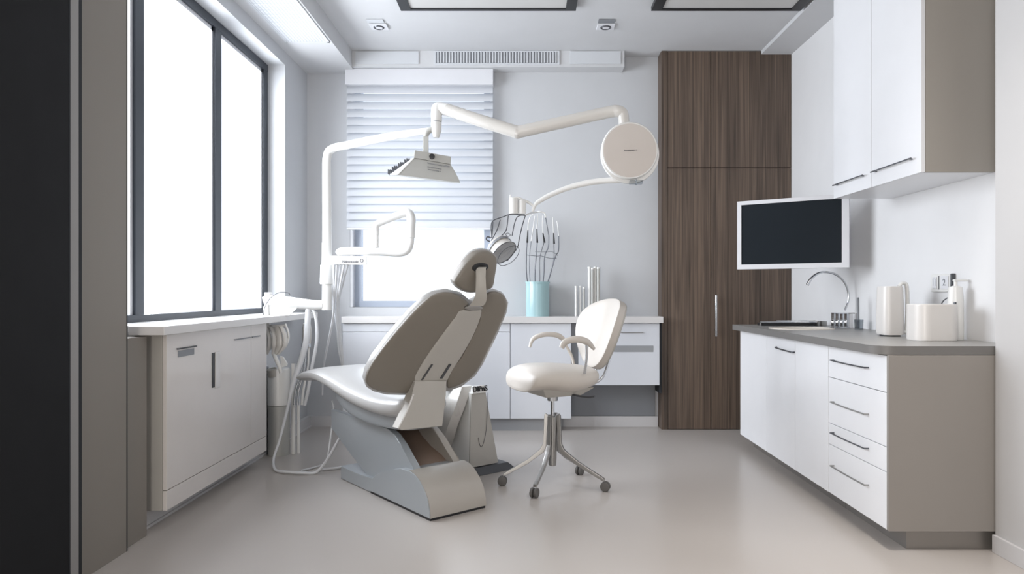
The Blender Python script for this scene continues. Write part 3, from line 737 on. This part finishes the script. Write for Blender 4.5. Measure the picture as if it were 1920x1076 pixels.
# backrest
lean = math.radians(21); bu = (Z_ * math.cos(lean) - f_ * math.sin(lean)); bf = (f_ * math.cos(lean) + Z_ * math.sin(lean)); BC = S_(-.335, 0, .862) + V((.012, 0, 0))
lp = []
for k in range(48):
    th = 2 * PI * k / 48; h = .215 * math.sin(th); w_ = .205 * math.cos(th) * (1.0 + .22 * math.sin(th))
    lp.append(BC + l_ * w_ + bu * h)
def bw(q):
    d = (q - BC).dot(l_); return q + bf * (1.5 * d * d)
bkr = part('backrest', B().pillow(lp, bf, .028, .028, 7, warp=bw, edge=.72), M['cream'], stl)
part('back_shell', B().pillow([BC - bf * .022 + (q - BC) * .985 for q in lp], bf, .004, .016, 6, warp=bw, edge=.6), M['taupe_light'], bkr)
def arm(pts, Ys, r, nm):
    return part(nm, B().tube([W(x, y, Y) for (x, y), Y in zip(pts, Ys)], r, 14, flat=1.25), M['cream'], stl)
a1 = arm([(993, 651), (1000, 635), (1021, 627), (1046, 629), (1061, 641)], [4.10, 4.10, 4.12, 4.15, 4.18], [.008, .013, .015, .015, .013], 'armrest')
a2 = arm([(1053, 652), (1060, 641), (1081, 636), (1101, 641), (1114, 654)], [3.70, 3.70, 3.72, 3.75, 3.78], [.012, .014, .015, .015, .008], 'armrest')
part('arm_support', B().tube([W(1056, 640, 4.17), W(1072, 668, 4.17), W(1078, 700, 4.14)], .009, 10), M['cream'], stl)
part('arm_support', B().tube([W(1100, 643, 3.75), W(1100, 668, 3.77), W(1096, 700, 3.80)], .008, 10), M['chrome'], stl)
part('back_bracket', B().tube([S_(-.16, -.05, .56), S_(-.29, -.05, .60), S_(-.345, -.05, .70), S_(-.375, -.05, .80)], .008, 10).tube([S_(-.16, .05, .56), S_(-.29, .05, .60), S_(-.345, .05, .70), S_(-.375, .05, .80)], .008, 10), M['chrome'], stl)
part('lift_lever', B().tube([S_(-.05, .08, .535), S_(-.1, .2, .53), S_(-.12, .26, .54)], .006, 8), M['charcoal'], stl)
part('gas_rod', B().cyl((SO.x, SO.y, .36), (SO.x, SO.y, .53), .011).cyl((SO.x, SO.y, .49), (SO.x, SO.y, .53), .03, .035), M['chrome'], stl)
part('column', B().cyl((SO.x, SO.y, .12), (SO.x, SO.y, .40), .022, .028, 20, .006), M['satin'], stl)
cast = [FL(942, 910), FL(1002, 933), FL(1135, 921), FL(1087, 890)]
for q in cast:
    d = (q - SO); d.z = 0; R_ = d.length; d.normalize(); pr = V((-d.y, d.x, 0))
    top = q + V((0, 0, .075)) - d * .015
    b = B(); rg = []
    for (rr, z, hw, hh) in ((.028, .41, .010, .012), (.036, .40, .011, .014), (.04, .33, .011, .012), (.044, .24, .011, .012), (.06, .205, .011, .014), (R_ * .5, .14, .010, .013), (R_ - .03, .075, .010, .010), (R_ - .005, .062, .011, .008)):
        c = SO + d * rr + Z_ * z; dz = V((0, 0, 1)) * .6 + d * .8 if z > .2 else Z_
        dz.normalize(); rg.append([c - pr * hw - dz * hh, c + pr * hw - dz * hh, c + pr * hw + dz * hh, c - pr * hw + dz * hh])
    lg = part('leg', B().loft(rg, bev=.002), M['satin'], stl, ang=30)
    ax = pr; c = q + Z_ * .027
    cs = part('caster', B().cyl(c - ax * .02, c - ax * .004, .027, n=24, bev=.005).cyl(c + ax * .004, c + ax * .02, .027, n=24, bev=.005), M['rubber'], lg)

# ================================================================== DENTAL UNIT (wall arm, post, lamp arms, delivery head)
YP = 4.7
un = thing('dental_unit_arm', 'white jointed arm system with post, operating lamp and round disc', 'dental unit', tuple(W(612, 575, YP)))
A_ = M['plastic_arm']; PW = M['plastic']
part('wall_arm', B().tube([W(497, 566, YP), W(505, 564, YP), W(540, 567, YP), W(585, 571.5, YP), W(607, 571.5, YP)], [.034, .042, .040, .034, .032], 20), PW, un)
part('wall_mount', B().cyl(W(503, 590, YP), W(503, 548, YP), .026, n=20, bev=.006).hexa([W(504, 592, YP - .03), W(543, 592, YP - .03), W(543, 592, YP + .03), W(504, 592, YP + .03), W(504, 573, YP - .03), W(558, 577, YP - .03), W(558, 577, YP + .03), W(504, 573, YP + .03)], .004), PW, un)
JY = 4.2
part('post', B().tube([W(613, 581, YP), W(613, 540, YP), W(613, 420, YP), W(612.5, 320, YP), W(613, 298, YP), W(617, 284, YP - .005), W(628, 277, YP - .02), W(645, 273.5, YP - .05)], [.033, .031, .029, .028, .028, .027], 20), PW, un)
part('post_collar', B().cyl(W(613, 533, YP), W(613, 496, YP), .046, .043, 24, .006).cyl(W(612.5, 500, YP), W(612.5, 455, YP), .034, .031, 24, .004), PW, un)
part('upper_arm', B().tube([W(640, 274.5, YP - .04), W(680, 266, YP - .15), W(730, 256, YP - .28), (W(780, 248, JY + .1)), W(818, 243, JY)], [.027, .027, .026, .021, .016], 18), PW, un)
part('pivot', B().tube([W(818, 229.5, JY), W(818, 245, JY), W(818, 258, JY)], [.032, .031, .017], 20), PW, un)
part('pivot_ring', B().cyl(W(818, 230.5, JY), W(818, 227.5, JY), .029), M['midgrey'], un)
part('elbow', B().tube([W(818.5, 228, JY), W(818.5, 213, JY), W(820, 204, JY), W(826, 202.5, JY), W(850, 209, JY - .03)], [.032, .034, .035, .036, .036], 20), PW, un)
AX = [W(838, 205.5, JY - .02), W(900, 226, JY - .09), W(970, 248, 4.05)]
part('swing_arm', B().tube(AX, [.036, .037, .037], 20), A_, un)
part('swing_joint', B().lathe([(0, -.037), (.02, -.032), (.037, -.01), (.037, .01), (.02, .032), (0, .037)], W(970, 248, 4.05), (0, 1, 0), 24), A_, un)
part('reach_arm', B().tube([W(970, 248, 4.05), W(1060, 228, 4.03), W(1140, 210.5, 4.01), W(1158, 208.5, 4.0), W(1167, 213, 4.0), W(1169.5, 225, 4.0), W(1169.5, 236, 4.0)], [.036, .035, .034, .034, .033, .031, .030], 20), A_, un)
part('disc_neck', B().cyl(W(1170, 232, 4.0), W(1171, 246, 4.0), .027, n=20).cyl(W(1169.5, 236.5, 4.0), W(1169.5, 234.5, 4.0), .031), PW, un)
# lamp head (stem, hood)
L0 = [V((-.75, 4.05, 1.793)), V((-.385, 4.12, 1.757)), V((-.45, 4.38, 1.795)), V((-.84, 4.30, 1.835))]
L1 = [V((-.659, 4.10, 1.90)), V((-.447, 4.15, 1.872)), V((-.47, 4.28, 1.882)), V((-.68, 4.24, 1.912))]
part('lamp_stem', B().hexa([W(793, 300, JY - .02), W(803.5, 300, JY - .02), W(803.5, 300, JY + .02), W(793, 300, JY + .02), W(793, 256, JY - .02), W(803.5, 256, JY - .02), W(803.5, 256, JY + .02), W(793, 256, JY + .02)], .003).tube([W(798, 257, JY), W(802, 247, JY), W(814, 240, JY)], [.015, .018, .02], 14), M['plastic_grey'], un)
lh = part('lamp_head', B().loft([L0, [L0[i].lerp(L1[i], .5) + V((0, 0, .006)) for i in range(4)], L1], bev=.003), M['plastic_grey'], un)
up = V((.006, 0, .046)); dF = V((0, -.006, 0))
part('lamp_band', B().hexa([L1[0] + dF, L1[1] + dF, L1[2], L1[3], L1[0] + up + dF, L1[1] + up + dF + V((-.004, 0, 0)), L1[2] + up, L1[3] + up], .003), M['plastic_grey'], lh)
part('lamp_side', B().hexa([L0[3] + V((-.003, 0, .0)), L0[0] + V((-.003, -.001, .0)), L0[0] + V((.006, -.002, 0)), L0[3] + V((.006, 0, 0)), L1[3] + V((-.006, 0, .002)), L1[0] + V((-.006, -.001, .002)), L1[0] + V((.002, -.002, 0)), L1[3] + V((.002, 0, 0))]), M['plastic'], lh)
for k in range(11):
    t = .03 + k * .085; c = L0[3].lerp(L1[3], t) + V((-.012, 0, .006))
    part('cooling_fin', B().box(c.x - .0035, c.x + .0035, c.y - .012, c.y + .03, c.z - .006, c.z + .024 - .008 * (k % 3 == 1)), M['charcoal'], lh)
kc_ = (L1[0].lerp(L1[1], .48)) + up * .55 + V((0, -.006, 0)); nL = V((.06, -1, 0))
part('lamp_knob', B().cyl(kc_, kc_ + nL.normalized() * .012, .0165, n=24, bev=.003), M['black'], lh)
xd = (L1[1] - L1[0]).normalized(); fn = (L0[1] - L0[0]).cross(L1[0] - L0[0]).normalized()
if fn.y > 0: fn = -fn
yd = (L1[0] - L0[0]); yd = (yd - xd * yd.dot(xd)).normalized()
def lampt(body, size, u, v):
    a = L0[0].lerp(L0[1], u); c = L1[0].lerp(L1[1], u); return B().text(body, size, a.lerp(c, v) + fn * .007, xd, yd)
for body, size, u, v in (('Fonnoocunneed.o OPDER', .0125, .66, .82), ('Doo unnoecuoeo oc', .010, .57, .62), ('Unnnnecunniees .o', .010, .57, .48)):
    part('lettering', lampt(body, size, u, v), M['ink'], lh)
# round disc head
DCN = W(1180, 283, 3.97); dax = V((.04, -1, -.05)).normalized()
dh = part('disc_head', B().lathe([(0, -.055), (.10, -.05), (.15, -.03), (.163, 0), (.163, .012), (.158, .02), (.15, .02)], DCN, dax, 56).lathe([(.13, -.06), (.158, -.045), (.17, -.02), (.167, -.005), (.13, -.002)], DCN + V((.006, 0, -.017)), dax, 56), PW, un)
part('disc_face', B().lathe([(0, .023), (.148, .022), (.1555, .018), (.1555, .01), (0, .01)], DCN, dax, 56), M['face_taupe'], dh)
part('lettering', B().text('Prosdentec \u20224', .0135, DCN + dax * .0245 + V((0.003, 0, .0)), (1, .04, .06), (0, 0, 1)), M['ink'], dh)
part('disc_catch', B().box(DCN.x + .0, DCN.x + .075, 3.95, 3.99, 1.725, 1.745, .004).cyl((DCN.x + .035, 3.945, 1.715), (DCN.x + .035, 3.945, 1.75), .004), M['glass_thin'], dh)
part('lower_arm', B().tube([W(1197, 333, 4.0), W(1165, 337, 4.0), W(1120, 340, 4.02), (W(1075, 349, 4.04)), W(1035, 364, 4.05), W(1010, 378, 4.05), W(1002, 386, 4.05), W(999, 397, 4.05)], [.014, .016, .016, .014, .013, .010, .008], 14, flat=1.1), PW, un)
# delivery head
DY = 4.5
bx = part('control_box', B().hexa([W(620, 495.5, DY), W(688, 497, DY), W(696, 496, DY + .2), W(629, 495, DY + .2), W(619.5, 479.5, DY), W(688, 480, DY), W(696, 480.5, DY + .2), W(629, 480, DY + .2)], .004), PW, un)
part('lettering', B().text('Niioouuiic', .026, W(657, 490.5, DY - .002), (1, 0, 0), (0, 0, 1)).lathe([(.008, 0), (.0115, 0), (.0115, .001), (.008, .001)], W(678, 488.5, DY - .001), (0, -1, 0), 24), M['ink'], bx)
Y2 = DY + .08
part('tray_arm', B().tube([W(632, 476, Y2), W(640, 471.5, Y2), W(670, 470.5, Y2), W(715, 472, Y2), W(750, 473.5, Y2), W(763, 469, Y2), W(768.5, 458, Y2), W(770, 445, Y2)], [.016, .026, .027, .027, .027, .027, .025, .024], 18), PW, un)
part('handle_collar', B().cyl(W(770, 446, Y2), W(770, 426, Y2), .029, n=24, bev=.004), PW, un)
part('handle', B().tube([W(770, 427, Y2), W(771, 412, Y2), W(768, 401, Y2), W(760, 399, Y2), W(730, 410, Y2), (W(710, 418.5, Y2)), W(705, 425, Y2), W(705.5, 440, Y2)], [.03, .030, .028, .026, .024, .023, .022, .021], 18), PW, un)
part('handle_stem', B().cyl(W(705.5, 464, Y2), W(705.5, 438, Y2), .0165, n=20), PW, un)
# hoses below the control box
def hose(pts, r, mt=None, par=None, name='hose'): return part(name, B().tube([V(p) for p in pts], r, 10), mt or M['hose'], par or un)
for x0, pth in ((626, [(626, 540), (625, 590), (616, 640), (606, 692), (604, 740)]), (632, [(629, 540), (628, 580), (636, 640), (643, 692), (645, 730)]),
                (638, [(633, 540), (632, 590), (634, 650), (641, 692), (642, 730)]), (645, [(637, 540), (633, 580), (637, 640), (642, 692), (643, 730)]), (652, [(643, 530), (635, 570), (639, 630), (644, 690), (646, 730)])):
    hose([W(x0, 496, DY + .1)] + [W(x, y, DY + .2 + .12 * i) for i, (x, y) in enumerate(pth)], .0075 if x0 != 638 else .005)
# strap hose from the wall arm, round on the floor and up to the chair base
sp_ = [W(578, 578, YP), W(577, 600, YP), W(574, 640, YP), W(563, 680, YP), W(549, 720, YP - .05), W(538, 770, YP - .1), W(524, 825, YP - .2), W(513, 860, 4.42), FL(516, 880, .012), FL(535, 884.5, .012), FL(570, 886.5, .012), FL(593, 885, .012), W(613, 862, 4.22), W(636, 822, 4.2), W(654, 788, 4.17)]
part('floor_hose', B().tube(sp_, [.020, .021, .021, .018, .011, .008, .008, .0085, .009, .009, .009, .008, .007], 10), M['hose'], un)
hose([W(623, 752, 4.35), W(626, 768, 4.3), W(621, 813, 4.28), W(613, 862, 4.26), FL(600, 873, .01), FL(564, 882.5, .01)], .006)
hose([FL(604, 880, .010), FL(634, 877, .010), FL(652, 873, .010)], .0075)
hose([W(585, 579, YP), W(591, 590, YP), W(594, 615, YP), W(593, 645, YP), (W(584, 692, YP)), W(578, 730, YP), W(571, 760, YP)], .011)
part('arm_cable', B().tube([W(493, 592, YP - .04), W(497, 575, YP - .05), W(508, 558, YP - .05), W(525, 548, YP - .045), W(540, 549, YP - .04), W(544, 553, YP - .04)], .0025, 8), M['charcoal'], un)

# ================================================================== SUCTION COLUMN + TOOL HOLDER (left, by the wall)
SY = 4.74
sc_ = thing('suction_column', 'pale upright cylinder bin on the floor at the left wall', 'dental unit', tuple(W(523, 850, SY).xy) + (0,))
cc = W(523, 850, SY); cz = lambda y: W(0, y, SY).z; r_ = .072
part('lower_body', B().lathe([(0, 0), (r_, 0), (r_, cz(759)), (0, cz(759))], (cc.x, cc.y, 0), (0, 0, 1), 36), M['plastic_grey'], sc_, 'grey lower half')
part('upper_body', B().lathe([(0, cz(758)), (r_ + .002, cz(758)), (r_ + .002, cz(694)), (r_ - .004, cz(690)), (0, cz(690))], (cc.x, cc.y, 0), (0, 0, 1), 36), M['plastic'], sc_)
part('inlet', B().lathe([(.03, 0), (.034, 0), (.034, .05), (.03, .05), (.03, 0)], (cc.x - .02, cc.y - .052, cz(703)), (-.15, -.25, 1), 24).lathe([(0, .012), (.03, .012)], (cc.x - .02, cc.y - .052, cz(703)), (-.15, -.25, 1), 24), M['taupe_light'], sc_)
part('side_rail', B().box(cc.x - r_ - .022, cc.x - r_ - .004, cc.y - .02, cc.y + .02, .0, .60, .003), M['midgrey'], sc_)
part('drain_tube', B().cyl((cc.x + r_ + .02, cc.y + .02, 0), (cc.x + r_ + .02, cc.y + .02, .62), .014, n=14).cyl((cc.x + r_ + .052, cc.y + .03, 0), (cc.x + r_ + .052, cc.y + .03, .50), .010, n=14), M['plastic'], sc_)
th = thing('tool_holder', 'white holder with curved prongs hanging below the wall arm', 'tool holder', tuple(W(518, 640, SY - .1)))
HY = SY - .08
part('holder_plate', B().prism([W(x, y, HY) for x, y in ((493, 575), (503, 570), (504, 610), (535, 608), (534, 612), (504, 616), (503, 633), (492, 634))], V((0, .03, 0)), .003), PW, th)
for i, (xa, xm, xb) in enumerate(((496, 505, 497), (505, 514, 507), (515, 523, 513), (524, 534, 518))):
    part('prong', B().tube([W(xa + 3, 612, HY), W(xm, 628, HY - .01), W(xm + 1, 646, HY - .015), W(xb + 4, 664, HY - .01)], [.017, .020, .022, .010], 12, flat=.55), M['plastic_arm'], th)
part('guard', B().tube([W(535, 607, HY), W(541, 625, HY), W(540, 640, HY), W(531, 655, HY), W(515, 666, HY)], .007, 10), PW, th)
part('side_clip', B().prism([W(x, y, HY + .01) for x, y in ((492, 634), (506, 629), (516, 640), (507, 656), (492, 670), (489, 658), (496, 650))], V((0, .02, 0)), .003), M['plastic_arm'], th)
ns = thing('suction_nozzle', 'white angled nozzle above the cylinder bin opening', 'nozzle', tuple(W(520, 690, HY)))
part('tube', B().tube([W(513, 662, HY), W(517, 672, HY - .01), W(524, 688, HY - .02), W(527, 699, HY - .02)], [.013, .014, .013, .012], 12), PW, ns)
part('nozzle_guard', B().prism([W(x, y, HY - .02) for x, y in ((525, 667), (531, 669), (539, 682), (538, 686), (528, 689), (526, 684))], V((0, .012, 0)), .003), PW, ns)
hl = ['thin grey suction handpiece nearest the cylinder bin, under the wall arm', 'middle metal handpiece hanging under the wall arm', 'white handpiece hanging rightmost under the wall arm']
for i, (xt, xb, yt) in enumerate(((570, 552, 606), (574, 558, 601), (580, 566, 606))):
    h = thing('suction_handpiece', hl[i], 'handpiece', tuple(W((xt + xb) / 2, 680, SY)), 'hanging suction handpieces')
    p = [W(xt, yt, SY), W(xt, yt + 44, SY)]
    part('grip', B().tube([W(xt, yt, SY), W(xt + .5, yt + 10, SY), W(xt, yt + 30, SY), W(xt - 1, yt + 46, SY)], [.007, .013, .013, .010], 12), M['plastic_arm'] if i != 0 else M['satin'], h)
    part('collar', B().cyl(W(xt - 1, yt + 44, SY), W(xt - 1, yt + 38, SY), .014), M['chrome'], h)
    part('tail', B().tube([W(xt - 1, yt + 46, SY), W(xt - 3, 690, SY), W(xb + 3, 730, SY), W(xb, 759, SY)], [.006, .006, .0085, .0085], 10), M['chrome'] if i < 2 else M['plastic'], h)

# ================================================================== INSTRUMENT HANGER under lower arm
HYi = 4.05
hg = thing('instrument_hanger', 'wire rack with two white tubes hanging from the lower arm', 'instrument rack', tuple(W(985, 405, HYi)))
part('holder_tube', B().cyl(W(963, 401, HYi), W(963, 371, HYi), .027, n=24, bev=.003).cyl(W(957, 372, HYi), W(957, 365, HYi), .004, n=10), PW, hg)
part('holder_tube', B().cyl(W(979, 401, HYi), W(979, 375, HYi), .022, n=24, bev=.003), PW, hg)
part('link', B().tube([W(963, 371, HYi), W(972, 371, HYi), W(980, 375, HYi), W(990, 379, HYi), W(1000, 386, HYi)], .008, 10), PW, hg)
wires = [[(922, 446), (921, 422), (926, 413), (942, 407), (958, 402), (984, 403)], [(921, 451), (931, 433), (938, 412)], [(931, 450), (947, 435), (951, 422), (953, 404)],
         [(960, 442), (964, 422), (969, 408), (976, 404), (984, 404)], [(985, 404), (978, 428), (973, 451), (969, 466), (951, 489)], [(922, 446), (924, 416)]]
for i, w_ in enumerate(wires):
    part('wire', B().tube([W(x, y, HYi - .02 * (i % 2)) for x, y in w_], .0028, 8), M['wire'], hg)
part('hoop', B().tube([W(985, 404, HYi), W(993, 400, HYi + .1), W(1003, 398, HYi + .3), W(1013, 397, HYi + .3), W(1021, 400, HYi + .3), W(1023, 408, HYi + .3)], .005, 8), M['plastic'], hg)
bwl = thing('reflector_cup', 'grey white cup-shaped reflector hanging in the wire rack', 'reflector', tuple(W(945, 465, HYi)))
bo = W(932, 458, HYi + .02); bd = V((.56, -.50, -.66))
part('cup', B().lathe([(0, -.012), (.045, -.01), (.07, .005), (.074, .06), (.08, .075), (.076, .075), (.066, .05), (.05, .01), (0, .002)], bo, bd, 36), M['plastic_arm'], bwl)
part('cup_band', B().lathe([(.0745, .018), (.0775, .018), (.0785, .034), (.0755, .034), (.0745, .018)], bo, bd, 36), M['midgrey'], bwl)
ax = bd.normalized()
def ring(rad, h, off=V()):
    up_ = V((0, 0, 1)); a = ax.cross(up_).normalized(); c = ax.cross(a)
    return [bo + ax * h + off + a * rad * math.cos(2 * PI * k / 28) + c * rad * math.sin(2 * PI * k / 28) for k in range(28)]
part('rim_wire', B().tube(ring(.08, .077), .0024, 6, closed=True, sub=2).tube(ring(.074, .10, V((.012, 0, -.004))), .0018, 6, closed=True, sub=2), M['wire'], bwl)
part('lens', B().lathe([(0, .078), (.076, .078), (.076, .0785), (0, .0785)], bo, bd, 36), M['glass'], bwl)
part('clip', B().tube(ring(.0, 0)[:0] + [W(948, 439, HYi - .05), W(953, 437, HYi - .05), W(957, 441, HYi - .05), W(952, 443, HYi - .05)], .002, 6, closed=True, sub=4).tube([W(921, 446, HYi), W(914, 444, HYi), W(912, 449, HYi), W(919, 453, HYi)], .004, 8), M['wire'], bwl)

# ================================================================== TEAL CUP WITH INSTRUMENTS, TEST TUBES
CTZ = .915; cY = 5.62
cupc = W(1008, 590, cY); cr = (1030 - 986) / 2 * cY / F
cup = thing('instrument_cup', 'pale teal cup of dental tools on the back countertop', 'cup', (cupc.x, cY, CTZ))
ch = EYE - (529 - CY) * cY / F - CTZ
part('cup_body', B().lathe([(0, 0), (cr, 0), (cr, ch), (cr - .004, ch), (cr - .004, .006), (0, .006)], (cupc.x, cY, CTZ), (0, 0, 1), 40), M['teal'], cup)
part('rim', B().lathe([(cr, 0), (cr + .006, 0), (cr + .006, .012), (cr, .012), (cr, 0)], (cupc.x, cY, CTZ + ch - .008), (0, 0, 1), 40), M['teal'], cup)
IN = [([(1008, 585), (989, 528), (987, 480), (988, 455)], (988.5, 455, 989.8, 431), [(990, 431), (991, 418), (994, 407), (1000, 401)], 'leftmost long dental probe in the teal cup'),
      ([(1006, 585), (994, 528), (993, 480), (996, 452)], None, [(996, 452), (1000, 425), (1003, 405)], 'thin plain probe second from left in the teal cup'),
      ([(1010, 585), (1003, 528), (1005, 482), (1007, 455)], (1007.3, 455, 1006.6, 429), [(1006.6, 429), (1008, 415), (1008, 402)], 'dark-gripped probe third from left in the teal cup'),
      ([(1008, 585), (1012, 528), (1012, 485), (1020, 455)], (1021, 455, 1018, 437), [(1018, 437), (1017, 420), (1018, 404)], 'probe with slanted dark grip in the middle of the teal cup'),
      ([(1008, 585), (1018.5, 528), (1021, 482), (1028, 463), (1029, 442)], None, [(1029, 442), (1025, 420), (1022, 402)], 'wavy metal probe second from right in the teal cup'),
      ([(1010, 585), (1027, 528), (1038, 488), (1038.5, 457)], (1039, 457, 1038, 437), [(1038, 437), (1037, 420), (1036.5, 407)], 'dark-gripped probe leaning right in the teal cup'),
      ([(1012, 585), (1029, 524), (1041, 482), (1047, 470), (1047.5, 442)], None, [(1047.5, 442), (1046, 425), (1044, 414)], 'rightmost bent metal probe in the teal cup')]
for i, (sh, gr, tp, lab) in enumerate(IN):
    yy = cY + [-.02, .03, -.03, .02, -.015, .025, -.03][i]
    t = thing('dental_probe', lab, 'dental tool', tuple(W(sh[0][0], sh[0][1], yy)), 'dental probes in the teal cup')
    part('shaft', B().tube([W(x, y, yy) for x, y in sh], .0042 if i in (0, 2, 4, 6) else .003, 8), M['wire'], t)
    if gr:
        part('grip', B().tube([W(gr[0], gr[1], yy), W(gr[2], gr[3], yy)], [.0085, .004], 10, smooth=False), M['black'], t)
    part('tip', B().tube([W(x, y, yy) for x, y in tp], .0038, 8), M['plastic'] if i != 4 else M['wire'], t)
part('probe_guide', B().tube([W(x, y, cY - .05) for x, y in ((988, 478), (1005, 480), (1016, 480), (1030, 484), (1044, 484))], .0022, 6).tube([W(x, y, cY + .04) for x, y in ((1003, 472), (1024, 472), (1036, 472), (1046, 480))], .0018, 6), M['wire'], cup)
tl = ['short white tube at the far left of the tube row', 'short white tube in the middle of the short ones', 'short grey tube beside the tall tubes', 'tall white tube leftmost of the tall ones', 'tall grey tube second of the tall ones', 'tall white tube third of the tall ones', 'tall white tube rightmost on the countertop']
for i, (x, yt, r2, mt) in enumerate(((1080, 536, 2.2, 'plastic'), (1088, 536, 2.2, 'plastic'), (1094.5, 538, 2.0, 'plastic_grey'), (1105, 500, 3.0, 'plastic'), (1111, 502, 2.6, 'plastic_grey'), (1116, 500, 3.0, 'plastic'), (1122, 501, 3.0, 'plastic_grey'))):
    yy = 5.6 + (.02 if i % 2 else 0); r2 = r2 * yy / F; p = W(x, 590, yy); h = EYE - (yt - CY) * yy / F - CTZ
    t = thing('test_tube', tl[i], 'tube', (p.x, yy, CTZ), 'slim upright tubes on the back countertop')
    part('tube', B().cyl((p.x, yy, CTZ), (p.x, yy, CTZ + h - .012), r2, n=16), M[mt], t)
    part('cap', B().cyl((p.x, yy, CTZ + h - .012), (p.x, yy, CTZ + h), r2 * 1.12, n=16, bev=.002), M['plastic'], t)

# ================================================================== LIGHTS, WORLD, CAMERA
def area(name, loc, rot, sx, sy, power, col=(1, 1, 1)):
    l = bpy.data.lights.new(name, 'AREA'); l.shape = 'RECTANGLE'; l.size = sx; l.size_y = sy; l.energy = power; l.color = col
    o = bpy.data.objects.new(name, l); C.objects.link(o); o.location = loc; o.rotation_euler = rot
    return o
# daylight just outside both windows
area('daylight_left', (-2.75, 4.0, 2.25), (0, -PI / 2 + math.radians(16), 0), 2.8, 3.4, 430, (.98, .99, 1.0))
area('daylight_back', (-.86, 6.05, 1.96), (PI / 2, 0, PI), 1.4, 2.1, 8, (.97, .99, 1.0))
# added fill lights out of view: one behind the camera, the others overhead
area('rear_fill', (-.8, -1.4, 1.2), (math.radians(90), 0, -math.radians(28)), 1.5, 2.0, 86, (1.0, .94, .88))
area('overhead_fill', (.8, 1.5, 3.0), (0, 0, 0), 1.4, 1.6, 17, (1.0, .95, .90))
pool = area('floor_pool_fill', (1.25, 2.6, 3.02), (0, 0, 0), .5, .5, 8, (1.0, .94, .88)); pool.data.spread = math.radians(75)  # added fill to throw a bright pool on the right-hand floor

wd = bpy.data.worlds.new('World'); bpy.context.scene.world = wd; wd.use_nodes = True
bg = wd.node_tree.nodes['Background']; bg.inputs[0].default_value = (.95, .98, 1, 1); bg.inputs[1].default_value = 1.5

cam = bpy.data.cameras.new('Camera'); co = bpy.data.objects.new('Camera', cam); C.objects.link(co)
co.location = (0, 0, EYE); co.rotation_euler = (PI / 2, 0, 0)
cam.sensor_width = 36; cam.sensor_fit = 'HORIZONTAL'; cam.lens = 36 * F / 1920
cam.shift_x = (960 - CX) / 1920; cam.shift_y = (CY - 538) / 1920
cam.clip_start = .02
sc = bpy.context.scene; sc.camera = co
sc.view_settings.view_transform = 'Standard'; sc.view_settings.look = 'None'; sc.view_settings.exposure = 0.0
sc.cycles.use_denoising = True
sc.cycles.max_bounces = 10; sc.cycles.diffuse_bounces = 6; sc.cycles.transparent_max_bounces = 12
sc.cycles.sample_clamp_indirect = 6
